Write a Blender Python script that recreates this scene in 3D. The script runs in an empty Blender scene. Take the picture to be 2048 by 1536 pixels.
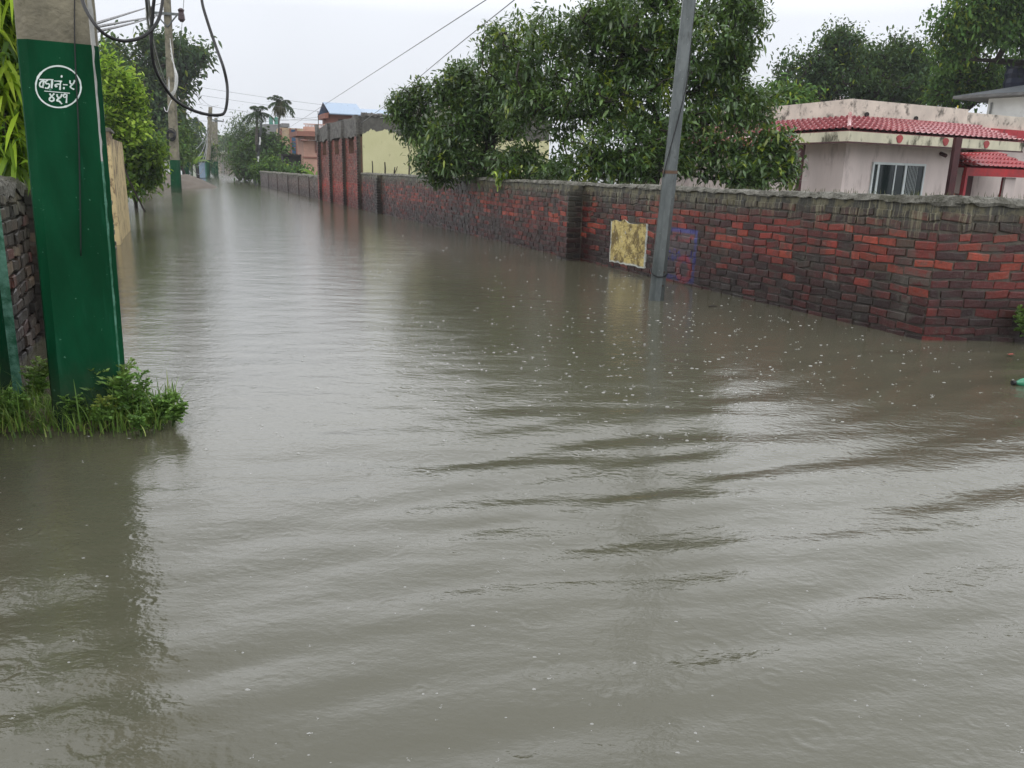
import bpy, math, random
import numpy as np
from mathutils import Vector
rng = np.random.default_rng(12)
random.seed(11)
sc = bpy.context.scene
HAZE = 0.0007
COL = sc.collection
pi = math.pi

# ------------------------------------------------------------------ camera model
FPX = 1600.0
ROLL = math.radians(1.5)
PITCH = math.radians(14.766)
EYE = 1.25
FW = np.array([0, math.cos(PITCH), -math.sin(PITCH)])
R0 = np.array([1.0, 0, 0]); U0 = np.array([0, math.sin(PITCH), math.cos(PITCH)])
RT = R0*math.cos(ROLL)+U0*math.sin(ROLL)
UP = -R0*math.sin(ROLL)+U0*math.cos(ROLL)
CAM = np.array([0, 0, EYE])

def ray(x, y): return FW+RT*(x-1024)/FPX-UP*(y-768)/FPX
def G(x, y, z=0.0):
    d = ray(x, y); return CAM+d*((z-EYE)/d[2])
def D(x, y, Y):
    d = ray(x, y); return CAM+d*(Y/d[1])
def on_plane(x, y, p, n):
    d = ray(x, y); p = np.array(p, float); n = np.array(n, float)
    return CAM+d*(np.dot(p-CAM, n)/np.dot(d, n))

cd = bpy.data.cameras.new("camera"); cam = bpy.data.objects.new("camera", cd); COL.objects.link(cam)
cd.sensor_width = 36; cd.lens = FPX/2048*36; cd.clip_start = 0.05; cd.clip_end = 5000
from mathutils import Matrix
m = Matrix(((RT[0], UP[0], -FW[0], 0), (RT[1], UP[1], -FW[1], 0), (RT[2], UP[2], -FW[2], EYE), (0, 0, 0, 1)))
cam.matrix_world = m
sc.camera = cam

# ------------------------------------------------------------------ helpers
def lin(r, g, b):
    f = lambda c: (c/255/12.92) if c/255 <= .04045 else ((c/255+.055)/1.055)**2.4
    return np.array([f(r), f(g), f(b)])

class MB:
    """collects vertices and faces, links them as one mesh object"""
    def __init__(s): s.v = []; s.f = []; s.c = []; s.st = []; s.n = 0
    def add(s, v, faces, col=(1, 1, 1), st=None):
        v = np.asarray(v, float).reshape(-1, 3)
        col = np.asarray(col, float)
        if col.ndim == 1: col = np.repeat(col[None], len(v), 0)
        if st is None: st = np.zeros((len(v), 3))
        s.v.append(v); s.c.append(col); s.st.append(np.asarray(st, float))
        for F in faces:
            F = np.asarray(F, np.int64)
            if F.size: s.f.append(F+s.n)
        s.n += len(v)
        return s
    def quad(s, a, b, c, d, col=(1, 1, 1), st=None):
        return s.add([a, b, c, d], [[[0, 1, 2, 3]]], col, st)
    def box(s, c, size, ax=None, col=(1, 1, 1)):
        c = np.asarray(c, float)
        A = np.eye(3) if ax is None else np.asarray(ax, float)
        h = np.asarray(size, float)/2
        k = np.array([[-1, -1, -1], [1, -1, -1], [1, 1, -1], [-1, 1, -1], [-1, -1, 1], [1, -1, 1], [1, 1, 1], [-1, 1, 1]])*h
        v = c+k@A
        return s.add(v, [[[0, 3, 2, 1], [4, 5, 6, 7], [0, 1, 5, 4], [1, 2, 6, 5], [2, 3, 7, 6], [3, 0, 4, 7]]], col)
    def hexa(s, b, t, col=(1, 1, 1)):
        """bottom ring, top ring of n points"""
        n = len(b)
        v = np.vstack([b, t]); i = np.arange(n); j = (i+1) % n
        s.add(v, [np.stack([i, j, j+n, i+n], 1)], col)
        s.n -= 0
        k = s.n-2*n
        s.f.append(np.array([list(range(n-1, -1, -1))])+k); s.f.append(np.array([list(range(n, 2*n))])+k)
        return s
    def tube(s, pts, rad, sides=6, col=(1, 1, 1), cap=True):
        P = np.asarray(pts, float); n = len(P)
        rad = np.broadcast_to(np.asarray(rad, float), (n,))
        T = np.gradient(P, axis=0); T /= np.linalg.norm(T, axis=1)[:, None]+1e-12
        ref = np.array([0, 0, 1.0]) if abs(T[0][2]) < .9 else np.array([1.0, 0, 0])
        a = np.cross(T[0], ref); a /= np.linalg.norm(a)
        rings = []
        ang = np.linspace(0, 2*pi, sides, endpoint=False)
        for i in range(n):
            a = a-T[i]*np.dot(a, T[i]); a /= np.linalg.norm(a)+1e-12
            b = np.cross(T[i], a)
            rings.append(P[i]+rad[i]*(np.cos(ang)[:, None]*a+np.sin(ang)[:, None]*b))
        v = np.vstack(rings)
        fs = []
        k = np.arange(sides); k2 = (k+1) % sides
        for i in range(n-1):
            fs.append(np.stack([i*sides+k, i*sides+k2, (i+1)*sides+k2, (i+1)*sides+k], 1))
        fs = [np.vstack(fs)]
        if cap:
            fs.append(np.array([list(range(sides-1, -1, -1))])); fs.append(np.array([list(range((n-1)*sides, n*sides))]))
        return s.add(v, fs, col)
    def build(s, name, mat, parent=None, origin=None, smooth=False):
        V = np.vstack(s.v)
        o0 = np.zeros(3) if origin is None else np.asarray(origin, float)
        if parent is not None:
            o0 = np.zeros(3); q = parent
            while q is not None: o0 = o0+np.array(q.location); q = q.parent
        me = bpy.data.meshes.new(name)
        me.vertices.add(len(V)); me.vertices.foreach_set('co', (V-o0).astype(np.float32).ravel())
        li = np.concatenate([F.ravel() for F in s.f]); ln = np.concatenate([np.full(len(F), F.shape[1]) for F in s.f])
        me.loops.add(len(li)); me.loops.foreach_set('vertex_index', li.astype(np.int32))
        me.polygons.add(len(ln))
        me.polygons.foreach_set('loop_start', (np.cumsum(ln)-ln).astype(np.int32))
        me.polygons.foreach_set('loop_total', ln.astype(np.int32))
        me.polygons.foreach_set('use_smooth', np.full(len(ln), bool(smooth)))
        a = me.attributes.new('col', 'FLOAT_COLOR', 'POINT')
        c = np.vstack(s.c); a.data.foreach_set('color', np.hstack([c, np.ones((len(c), 1))]).astype(np.float32).ravel())
        a = me.attributes.new('st', 'FLOAT_VECTOR', 'POINT')
        a.data.foreach_set('vector', np.vstack(s.st).astype(np.float32).ravel())
        me.update(calc_edges=True); me.validate()
        me.materials.append(mat)
        o = bpy.data.objects.new(name, me); COL.objects.link(o)
        if parent is not None: o.parent = parent
        else: o.location = o0
        return o

def tag(o, label=None, cat=None, group=None, kind=None):
    if label: o['label'] = label
    if cat: o['category'] = cat
    if group: o['group'] = group
    if kind: o['kind'] = kind
    return o
def thing(name, loc, label, cat, group=None):
    o = bpy.data.objects.new(name, None); COL.objects.link(o)
    o.location = Vector([float(q) for q in loc]); o.empty_display_size = .2
    bpy.context.view_layer.update()
    return tag(o, label, cat, group)

# ------------------------------------------------------------------ materials
class NT:
    def __init__(s, name):
        s.m = bpy.data.materials.new(name); s.m.use_nodes = True
        s.t = s.m.node_tree; s.b = s.t.nodes['Principled BSDF']
    def n(s, typ, **kw):
        x = s.t.nodes.new(typ)
        for k, v in kw.items():
            if k.startswith('i_'): x.inputs[k[2:]].default_value = v
            else: setattr(x, k, v)
        return x
    def l(s, a, b): s.t.links.new(a, b)
    def val(s, x, sock):
        if hasattr(x, 'is_output') or isinstance(x, bpy.types.NodeSocket): s.l(x, sock)
        else: sock.default_value = x
    def math(s, op, a, b=0.0, c=0.0, clamp=False):
        x = s.n('ShaderNodeMath', operation=op, use_clamp=clamp)
        s.val(a, x.inputs[0]); s.val(b, x.inputs[1]); s.val(c, x.inputs[2]); return x.outputs[0]
    def mix(s, f, a, b, blend='MIX'):
        x = s.n('ShaderNodeMix', data_type='RGBA', blend_type=blend)
        s.val(f, x.inputs[0])
        for v, k in ((a, 6), (b, 7)):
            if isinstance(v, bpy.types.NodeSocket): s.l(v, x.inputs[k])
            else: x.inputs[k].default_value = (*[float(q) for q in v], 1)
        return x.outputs[2]
    def noise(s, vec, scale, detail=3, rough=.55, dist=0.0):
        x = s.n('ShaderNodeTexNoise'); x.inputs['Scale'].default_value = scale
        x.inputs['Detail'].default_value = detail; x.inputs['Roughness'].default_value = rough
        x.inputs['Distortion'].default_value = dist
        if vec is not None: s.l(vec, x.inputs['Vector'])
        return x.outputs['Fac']
    def obj(s): return s.n('ShaderNodeTexCoord').outputs['Object']
    def attr(s, name): return s.n('ShaderNodeAttribute', attribute_name=name)
    def scale(s, v, xyz):
        x = s.n('ShaderNodeVectorMath', operation='MULTIPLY'); s.l(v, x.inputs[0]); x.inputs[1].default_value = xyz; return x.outputs[0]
    def ramp(s, f, lo, hi, a=0.0, b=1.0):
        x = s.n('ShaderNodeMapRange', interpolation_type='SMOOTHSTEP')
        s.val(f, x.inputs[0]); x.inputs[1].default_value = lo; x.inputs[2].default_value = hi
        x.inputs[3].default_value = a; x.inputs[4].default_value = b; return x.outputs[0]
    def bump(s, h, dist=.01, strength=1.0):
        x = s.n('ShaderNodeBump'); x.inputs['Distance'].default_value = dist; x.inputs['Strength'].default_value = strength
        s.l(h, x.inputs['Height']); s.l(x.outputs[0], s.b.inputs['Normal'])
    def set(s, base=None, rough=None, metal=None, spec=None, **kw):
        for v, k in ((base, 'Base Color'), (rough, 'Roughness'), (metal, 'Metallic'), (spec, 'Specular IOR Level')):
            if v is None: continue
            if isinstance(v, bpy.types.NodeSocket): s.l(v, s.b.inputs[k])
            elif k == 'Base Color': s.b.inputs[k].default_value = (*[float(q) for q in v], 1)
            else: s.b.inputs[k].default_value = v
        return s

def surf(name, col, rough=.7, var=.35, scale=4, dirt=None, dirt_amt=.0, dirt_scale=2.0, bump=.003, bscale=30, spec=.4, metal=0, stretch=(1, 1, 1)):
    """weathered surface: mottled base colour, optional stains"""
    t = NT(name); o = t.scale(t.obj(), stretch); c = np.asarray(col, float)
    n1 = t.noise(o, scale, 5, .6)
    base = t.mix(t.ramp(n1, .25, .75), c*(1-var), np.minimum(c*(1+var), .9))
    if dirt is not None:
        n2 = t.noise(o, dirt_scale, 7, .65)
        base = t.mix(t.ramp(n2, .62-.35*dirt_amt, .78-.35*dirt_amt), base, dirt)
    t.set(base, None, metal, spec)
    t.l(t.ramp(n1, .2, .8, max(rough-.12, .02), min(rough+.12, 1)), t.b.inputs['Roughness'])
    if bump: t.bump(t.noise(o, bscale, 4), bump)
    return t.m

def leafmat(name, rough=.38, trans=.3, spec=.5):
    t = NT(name); a = t.attr('col')
    t.set(a.outputs['Color'], rough, 0, spec)
    tr = t.n('ShaderNodeBsdfTranslucent')
    hs = t.mix(.45, a.outputs['Color'], (.20, .30, .03))
    t.l(hs, tr.inputs['Color'])
    mx = t.n('ShaderNodeMixShader'); mx.inputs[0].default_value = trans
    out = t.t.nodes['Material Output']
    t.l(t.b.outputs[0], mx.inputs[1]); t.l(tr.outputs[0], mx.inputs[2]); t.l(mx.outputs[0], out.inputs['Surface'])
    return t.m

def brickmat(name, streak=1.0, moss=.35, sign=None, wet=.42, topdark=.75):
    t = NT(name); a = t.attr('col').outputs['Color']; st = t.attr('st').outputs['Vector']
    sep = t.n('ShaderNodeSeparateXYZ'); t.l(st, sep.inputs[0])
    S, Z, T = sep.outputs[0], sep.outputs[1], sep.outputs[2]
    o = t.obj()
    fine = t.noise(o, 45, 5, .65)
    base = t.mix(1.0, a, t.mix(fine, (.45, .45, .45), (1.45, 1.4, 1.35)), 'MULTIPLY')
    # grey cement smears and moss patches
    n2 = t.noise(o, 2.6, 6, .62, .4)
    base = t.mix(t.ramp(n2, .68-moss*.32, .80-moss*.28, 0, .7), base, (.055, .055, .04))
    n3 = t.noise(o, 9, 5, .7)
    base = t.mix(t.ramp(n3, .60, .72, 0, .6), base, (.018, .017, .014))
    if sign:
        s0, s1, z0, z1 = sign
        pn = t.noise(st, 14, 5, .7)
        fade = t.ramp(pn, .26, .46)
        def band(v, lo, hi, e=.012):
            return t.math('MULTIPLY', t.ramp(v, lo-e, lo+e), t.ramp(v, hi-e, hi+e, 1, 0))
        inside = t.math('MULTIPLY', band(S, s0, s1), band(Z, z0, z1))
        inner = t.math('MULTIPLY', band(S, s0+.05, s1-.05), band(Z, z0+.06, z1-.05))
        edge = t.math('SUBTRACT', inside, inner, clamp=True)
        wsh = t.mix(t.math('MULTIPLY', inside, t.math('MULTIPLY', fade, .78)), base, (.085, .075, .08))
        blue = (.03, .045, .30)
        wsh = t.mix(t.math('MULTIPLY', edge, t.math('MULTIPLY', fade, .55)), wsh, blue)
        # a row of worn lettering and a blue block
        let = t.math('MULTIPLY', t.math('MULTIPLY', inner, band(Z, z0+.36*(z1-z0), z0+.6*(z1-z0))), t.ramp(t.noise(t.scale(st, (26, 9, 0)), 1.0, 2), .5, .56))
        wsh = t.mix(t.math('MULTIPLY', let, .85), wsh, (.035, .04, .26))
        let2 = t.math('MULTIPLY', t.math('MULTIPLY', inner, band(Z, z0+.74*(z1-z0), z0+.9*(z1-z0))), t.ramp(t.noise(t.scale(st, (14, 10, 0)), 1.3, 2), .46, .56))
        wsh = t.mix(t.math('MULTIPLY', let2, .7), wsh, (.22, .03, .04))
        # red roundel ring
        cx, cz, rr = s0+.30*(s1-s0), z0+.24*(z1-z0), .17
        dx = t.math('SUBTRACT', S, cx); dz = t.math('SUBTRACT', Z, cz)
        d = t.math('SQRT', t.math('ADD', t.math('MULTIPLY', dx, dx), t.math('MULTIPLY', dz, dz)))
        ring = band(d, rr*.55, rr, .02)
        base = t.mix(t.math('MULTIPLY', ring, t.math('MULTIPLY', fade, .85)), wsh, (.30, .04, .045))
    wv_ = t.math('ADD', Z, t.math('MULTIPLY', t.math('SUBTRACT', t.noise(o, 3.5, 5, .6), .5), .55))
    base = t.mix(1.0, base, t.mix(t.ramp(wv_, .15, .62), (.50, .44, .46), (1.06, 1.06, 1.06)), 'MULTIPLY')
    base = t.mix(t.ramp(t.noise(o, 5.5, 6, .7), .52, .66, 0, .5), base, (.03, .024, .021))
    base = t.mix(t.ramp(t.noise(t.scale(o, (1, 1, .7)), 1.5, 7, .68, .5), .50, .64, 0, .6), base, (.026, .023, .019))
    base = t.mix(t.ramp(t.noise(o, 6.5, 6, .72), .58, .70, 0, .5), base, (.12, .11, .09))
    cm_ = t.math('MULTIPLY', t.ramp(S, .55, .05), t.ramp(t.noise(o, 4.2, 5, .65), .47, .60))
    base = t.mix(t.math('MULTIPLY', cm_, .75), base, (.075, .072, .058))
    # blackened, lichen-streaked top courses
    tn = t.noise(t.scale(st, (5, 2.0, 0)), 1, 5, .6)
    tt = t.math('ADD', T, t.math('MULTIPLY', t.math('SUBTRACT', tn, .5), .5))
    base = t.mix(t.ramp(tt, .05, .36, topdark, 0), base, (.035, .036, .027))
    sn = t.noise(t.scale(st, (48, 1.6, 0)), 1, 4, .6)
    sm = t.math('MULTIPLY', t.ramp(sn, .52, .62), t.ramp(tt, .02, .34, streak, 0))
    base = t.mix(sm, base, (.21, .195, .125))
    base = t.mix(t.math('MULTIPLY', t.ramp(t.noise(o, 8, 5, .65), .47, .60, 0, .8*streak), t.ramp(T, .17, .05)), base, (.15, .135, .075))
    # white efflorescence specks
    base = t.mix(t.ramp(t.noise(o, 70, 2, .5), .73, .78, 0, .5), base, (.3, .28, .25))
    t.set(base, None, 0, .5)
    t.l(t.ramp(n3, .3, .7, wet-.14, wet+.25), t.b.inputs['Roughness'])
    h = t.math('ADD', t.math('MULTIPLY', fine, 1.0), t.math('MULTIPLY', t.noise(o, 14, 4), .6))
    t.bump(h, .006)
    return t.m

# ------------------------------------------------------------------ world and light
w = bpy.data.worlds.new("World"); sc.world = w; w.use_nodes = True
wt = w.node_tree; wt.nodes.clear()
SUN_EL, SUN_AZ = math.radians(58), math.radians(200)
sky = wt.nodes.new('ShaderNodeTexSky'); sky.sky_type = 'NISHITA'; sky.sun_disc = False
sky.sun_elevation = SUN_EL; sky.sun_rotation = SUN_AZ; sky.dust_density = 6; sky.air_density = 1.0
b1 = wt.nodes.new('ShaderNodeBackground'); b1.inputs[1].default_value = .08
wt.links.new(sky.outputs[0], b1.inputs[0])
tc = wt.nodes.new('ShaderNodeTexCoord'); sp = wt.nodes.new('ShaderNodeSeparateXYZ'); wt.links.new(tc.outputs['Generated'], sp.inputs[0])
cr = wt.nodes.new('ShaderNodeValToRGB'); e = cr.color_ramp.elements
e[0].position = 0.0; e[0].color = (.78, .81, .87, 1); e[1].position = 1.0; e[1].color = (1.35, 1.38, 1.43, 1)
q = cr.color_ramp.elements.new(.17); q.color = (.87, .90, .96, 1)
q = cr.color_ramp.elements.new(.29); q.color = (1.80, 1.83, 1.88, 1)
q = cr.color_ramp.elements.new(.62); q.color = (1.25, 1.28, 1.33, 1)
nz = wt.nodes.new('ShaderNodeTexNoise'); nz.inputs['Scale'].default_value = 2.2; nz.inputs['Detail'].default_value = 4
wt.links.new(tc.outputs['Generated'], nz.inputs['Vector'])
ml = wt.nodes.new('ShaderNodeMapRange'); ml.inputs[1].default_value = .3; ml.inputs[2].default_value = .7; ml.inputs[3].default_value = 1.03; ml.inputs[4].default_value = 1.13
wt.links.new(nz.outputs['Fac'], ml.inputs[0])
wt.links.new(sp.outputs[2], cr.inputs[0])
b2 = wt.nodes.new('ShaderNodeBackground'); wt.links.new(cr.outputs[0], b2.inputs[0]); wt.links.new(ml.outputs[0], b2.inputs[1])
mx = wt.nodes.new('ShaderNodeMixShader'); mx.inputs[0].default_value = .88
wt.links.new(b1.outputs[0], mx.inputs[1]); wt.links.new(b2.outputs[0], mx.inputs[2])
wo = wt.nodes.new('ShaderNodeOutputWorld'); wt.links.new(mx.outputs[0], wo.inputs[0])
ld = bpy.data.lights.new('sun', 'SUN'); ld.energy = .7; ld.angle = math.radians(30); ld.color = (1, .97, .93)
lo = bpy.data.objects.new('sun', ld); COL.objects.link(lo)
sd = Vector((math.sin(SUN_AZ)*math.cos(SUN_EL), math.cos(SUN_AZ)*math.cos(SUN_EL), math.sin(SUN_EL)))
lo.rotation_euler = (-sd).to_track_quat('-Z', 'Y').to_euler(); lo.location = (0, 0, 30)
sc.view_settings.view_transform = 'Standard'; sc.view_settings.look = 'None'; sc.view_settings.gamma = 1; sc.view_settings.exposure = 0.12
sc.render.engine = 'CYCLES'

# ------------------------------------------------------------------ ground and water
GZ = -.32
M_mud = surf('wet mud', (.10, .08, .05), .6, .3, 3, bump=.01)
gb = MB(); gb.quad((-1500, -300, GZ), (1500, -300, GZ), (1500, 3000, GZ), (-1500, 3000, GZ))
tag(gb.build('ground', M_mud), kind='structure')

def vnoise(x, y, seed=0):
    """smooth value noise on arrays"""
    r = np.random.default_rng(seed).random((64, 64))
    xi = np.floor(x).astype(int); yi = np.floor(y).astype(int); fx = x-xi; fy = y-yi
    fx = fx*fx*(3-2*fx); fy = fy*fy*(3-2*fy)
    g = lambda a, b: r[a % 64, b % 64]
    return (g(xi, yi)*(1-fx)+g(xi+1, yi)*fx)*(1-fy)+(g(xi, yi+1)*(1-fx)+g(xi+1, yi+1)*fx)*fy

def water_height(x, y):
    h = np.zeros_like(x)
    # wash rolling across from the right: curved crests
    wx = x+.35*(vnoise(x*.7, y*.7, 3)-.5); wy = y+.45*(vnoise(x*.6+9, y*.6, 4)-.5)
    for (nx, ny, lam, amp, ph, sd_) in ((-.42, .91, .56, .0040, .3, 1), (-.30, .95, .92, .0044, 1.2, 2), (-.12, .99, .40, .0030, 2.0, 5), (-.55, .83, .33, .0026, .7, 6), (-.22, .97, .24, .0014, .2, 8)):
        k = 2*pi/lam
        bend = .10*np.maximum(x, -3)**2*.25
        ph_ = k*(nx*wx+ny*wy-bend*.25)+ph
        env = .15+.85*np.clip((vnoise(x*.5+sd_*7, y*.55+sd_*3, sd_)-.25)*2, 0, 1)
        s_ = np.sin(ph_); s_ = s_+.25*np.cos(2*ph_)
        h += amp*env*s_
    d = np.hypot(x, y)
    right = np.clip((x*.75+4.9-y*1.0)/2.2, 0, 1)
    left = np.clip((3.0-d)/1.2, 0, 1)
    amp = .10+1.15*np.maximum(right, left*1.6)
    amp *= np.clip((14-d)/8, .06, 1)
    return h*amp

nr, na = 720, 560
rad = .25*(900/.25)**np.linspace(0, 1, nr)
ang = np.linspace(math.radians(-100), math.radians(100), na)
RR, AA = np.meshgrid(rad, ang, indexing='ij')
X = RR*np.sin(AA); Yg = RR*np.cos(AA)
Zg = water_height(X, Yg)
V = np.stack([X, Yg, Zg], -1).reshape(-1, 3)
i, j = np.meshgrid(np.arange(nr-1), np.arange(na-1), indexing='ij'); i = i.ravel(); j = j.ravel()
wb = MB(); wb.add(V, [np.stack([i*na+j, (i+1)*na+j, (i+1)*na+j+1, i*na+j+1], 1)])
t = NT('flood water'); o = t.obj()
mud = t.mix(t.ramp(t.noise(o, .35, 4), .3, .7), (.072, .069, .045), (.090, .086, .059))
t.set(mud, .125, 0, .5); t.b.inputs['IOR'].default_value = 1.6
def rings(vec, scale, rmax, k, thr, width):
    x = t.n('ShaderNodeTexVoronoi', voronoi_dimensions='2D', feature='F1'); x.inputs['Scale'].default_value = scale
    t.l(vec, x.inputs['Vector'])
    d = t.math('DIVIDE', x.outputs['Distance'], scale)
    c = t.n('ShaderNodeSeparateColor'); t.l(x.outputs['Color'], c.inputs[0])
    R_ = t.math('MULTIPLY', c.outputs[0], rmax)
    dd = t.math('SUBTRACT', d, R_)
    g_ = t.math('POWER', 2.718, t.math('MULTIPLY', t.math('MULTIPLY', dd, dd), -1/(width*width)))
    fade = t.math('SUBTRACT', 1.15, c.outputs[0])
    g_ = t.math('MULTIPLY', g_, t.ramp(t.noise(vec, scale*1.7, 3, .6), .40, .62))
    return t.math('MULTIPLY', t.math('MULTIPLY', t.math('SINE', t.math('MULTIPLY', dd, k)), g_), t.math('MULTIPLY', fade, t.math('GREATER_THAN', c.outputs[1], thr)))
off = t.n('ShaderNodeVectorMath', operation='ADD'); t.l(o, off.inputs[0]); off.inputs[1].default_value = (13.37, 7.7, 0)
off2 = t.n('ShaderNodeVectorMath', operation='ADD'); t.l(o, off2.inputs[0]); off2.inputs[1].default_value = (3.1, 27.7, 0)
off3 = t.n('ShaderNodeVectorMath', operation='ADD'); t.l(o, off3.inputs[0]); off3.inputs[1].default_value = (43.1, 2.7, 0)
H = t.math('MULTIPLY', t.noise(t.scale(o, (.8, 1.2, 1)), 20, 3, .6), .0024)
H = t.math('ADD', H, t.math('MULTIPLY', t.noise(t.scale(o, (.6, 1.2, 1)), 5, 2, .5), .0050))
H = t.math('ADD', H, t.math('MULTIPLY', t.noise(t.scale(o, (.7, 1.2, 1)), 1.6, 2, .5), .007))
H = t.math('ADD', H, t.math('MULTIPLY', t.noise(t.scale(o, (.7, 1.3, 1)), 48, 3, .6), .0009))
H = t.math('ADD', H, t.math('MULTIPLY', rings(o, 4.5, .11, 190, .25, .022), .0006))
H = t.math('ADD', H, t.math('MULTIPLY', rings(off.outputs[0], 3.0, .16, 150, .35, .03), .0007))
H = t.math('ADD', H, t.math('MULTIPLY', rings(off2.outputs[0], 7.0, .07, 260, .3, .015), .0002))
H = t.math('ADD', H, t.math('MULTIPLY', rings(off3.outputs[0], 1.5, .2, 110, .6, .035), .0008))
t.bump(H, 1.0)
tag(wb.build('water', t.m, smooth=True), kind='structure')

# ------------------------------------------------------------------ rain drops striking the water
def splash_stuff():
    b = MB(); pts = []
    d0 = np.array([math.sin(math.radians(-22.9)), math.cos(math.radians(-22.9))])
    while len(pts) < 1250:
        q = rng.random()
        if q < .66: px = rng.normal(1330, 380); py = rng.normal(650, 110)
        else: px = rng.uniform(0, 2048); py = 370+1150*rng.random()**1.6
        if py < 372: continue
        p = G(px, py)
        if p[1] > 45 or p[1] < .9 or abs(p[0]) > p[1]*1.2: continue
        v = p[:2]-np.array([3.38, 6.52])
        if v[0]*d0[1]-v[1]*d0[0] > -.12 and v[1] > -.15: continue
        if p[0] < -2.7-.4*(p[1]-4.5): continue
        pts.append(p)
    def dome(p, s, k=7):
        a = np.linspace(0, 2*pi, k, endpoint=False)
        ex = rng.uniform(.9, 1.9); fz = rng.uniform(.3, .8)
        v = [p+s*np.array([ex*math.cos(q), math.sin(q), 0]) for q in a]+[p+s*np.array([.7*ex*math.cos(q), .7*math.sin(q), .7*fz]) for q in a]+[p+np.array([0, 0, s*fz])]
        b.add(v, [[[q, (q+1) % k, (q+1) % k+k, q+k] for q in range(k)], [[q+k, (q+1) % k+k, 2*k] for q in range(k)]])
    for p in pts:
        p = p.copy(); p[2] = float(water_height(np.array([p[0]]), np.array([p[1]]))[0])
        s = rng.uniform(.25, 1.0)**1.4*.0072*min(1+.05*p[1], 1.9)*(.55 if p[1] < 3.2 else 1)
        if rng.random() < .6: dome(p, s)
        else:               # a burst: low rim with thrown droplets
            m_ = rng.integers(4, 9)
            for q in range(m_):
                a = rng.random()*2*pi; r_ = s*rng.uniform(.6, 2.6)
                dome(p+np.array([math.cos(a)*r_, math.sin(a)*r_, s*rng.uniform(0, 1.3)*(rng.random() < .5)]), s*rng.uniform(.22, .5), 5)
            dome(p, s*.6, 6)
    mt = NT('rain splash'); mt.set((.55, .55, .53), .2, 0, .5); mt.b.inputs['Alpha'].default_value = .44
    return tag(b.build('rain_splashes', mt.m, smooth=True), 'pale bubbles and bursts of raindrops striking the flood water', 'splashes', kind='stuff')
splash_stuff()

# ------------------------------------------------------------------ walls
def brickwork(b, P0, P1, z0, z1, nrm, pal, s_off=0.0, course=.077, L=.195, gap=.016, depth=.015, excl=(), jit=1.0, top=None, flush=.0):
    """courses of separate bricks standing proud of the mortar, from P0 to P1 (xy), outward normal nrm"""
    P0 = np.asarray(P0, float)[:2]; P1 = np.asarray(P1, float)[:2]; nrm = np.asarray(nrm, float)[:2]
    ln = np.linalg.norm(P1-P0); tdir = (P1-P0)/ln
    top = z1 if top is None else top
    rows = int((z1-z0)/course)
    for r in range(rows):
        zc = z0+(r+.5)*course
        s = -rng.random()*.04-(L/2 if r % 2 else 0)
        pend = None
        while s < ln:
            Lb = L*rng.uniform(.93, 1.05) if rng.random() > .12 else L*.55
            a, c_ = max(s+gap/2*rng.uniform(.5, 1.4), .004), min(s+Lb-gap/2*rng.uniform(.5, 1.4), ln-.004)
            s += Lb
            if pend is not None: a, pend = pend, None
            if c_-a < .07 and c_ < ln*.5: pend = a; continue
            if c_-a < .03: continue
            mid = (a+c_)/2
            if any(e0-.01 < mid < e1+.01 and y0 < zc < y1 for e0, e1, y0, y1 in excl): continue
            wv = .004*math.sin(mid*.9+r*.35)+.0025*math.sin(mid*2.3+r)
            h = (course-gap)/2*rng.uniform(.86, 1.06)
            tilt = rng.normal(0, .0035)*jit
            out = depth*rng.uniform(.45, 1.05)+flush
            if rng.random() < .05: out *= .25
            ch = .004
            zz = lambda ss, k: zc+wv+tilt*(ss-mid)/Lb*4+k
            ring0 = [(a, -h), (c_, -h), (c_, h), (a, h)]
            ring1 = [(a+ch, -h+ch), (c_-ch, -h+ch), (c_-ch, h-ch), (a+ch, h-ch)]
            vs = []; st = []
            for (ss, k), od in [(q, -.01) for q in ring0]+[(q, out*.75) for q in ring0]+[(q, out) for q in ring1]:
                ss2 = ss+rng.normal(0, .0038)*jit; z_ = zz(ss, k)+rng.normal(0, .0027)*jit
                xy = P0+tdir*ss2+nrm*od
                vs.append((xy[0], xy[1], z_)); st.append((s_off+ss, z_, top-z_))
            fs = [[0, 1, 5, 4], [1, 2, 6, 5], [2, 3, 7, 6], [3, 0, 4, 7], [4, 5, 9, 8], [5, 6, 10, 9], [6, 7, 11, 10], [7, 4, 8, 11], [8, 9, 10, 11]]
            b.add(vs, [fs], pal(s_off+mid, zc, top), st)

def slab(b, P0, P1, z0, z1, back, front, nrm, col, s_off=0., top=None):
    """wall core: a front sheet cut in cells (carries st), back, ends and top"""
    P0 = np.asarray(P0, float)[:2]; P1 = np.asarray(P1, float)[:2]; nrm = np.asarray(nrm, float)[:2]
    ln = np.linalg.norm(P1-P0); td = (P1-P0)/ln; top = z1 if top is None else top
    c8 = []
    for (ss, od, z) in [(0, front, z0), (ln, front, z0), (ln, -back, z0), (0, -back, z0), (0, front, z1), (ln, front, z1), (ln, -back, z1), (0, -back, z1)]:
        xy = P0+td*ss+nrm*od; c8.append((xy[0], xy[1], z))
    st = [(s_off+ss, z, top-z) for ss, z in [(0, z0), (ln, z0), (ln, z0), (0, z0), (0, z1), (ln, z1), (ln, z1), (0, z1)]]
    b.add(c8, [[[0, 3, 2, 1], [4, 5, 6, 7], [0, 1, 5, 4], [1, 2, 6, 5], [2, 3, 7, 6], [3, 0, 4, 7]]], col, st)

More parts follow.
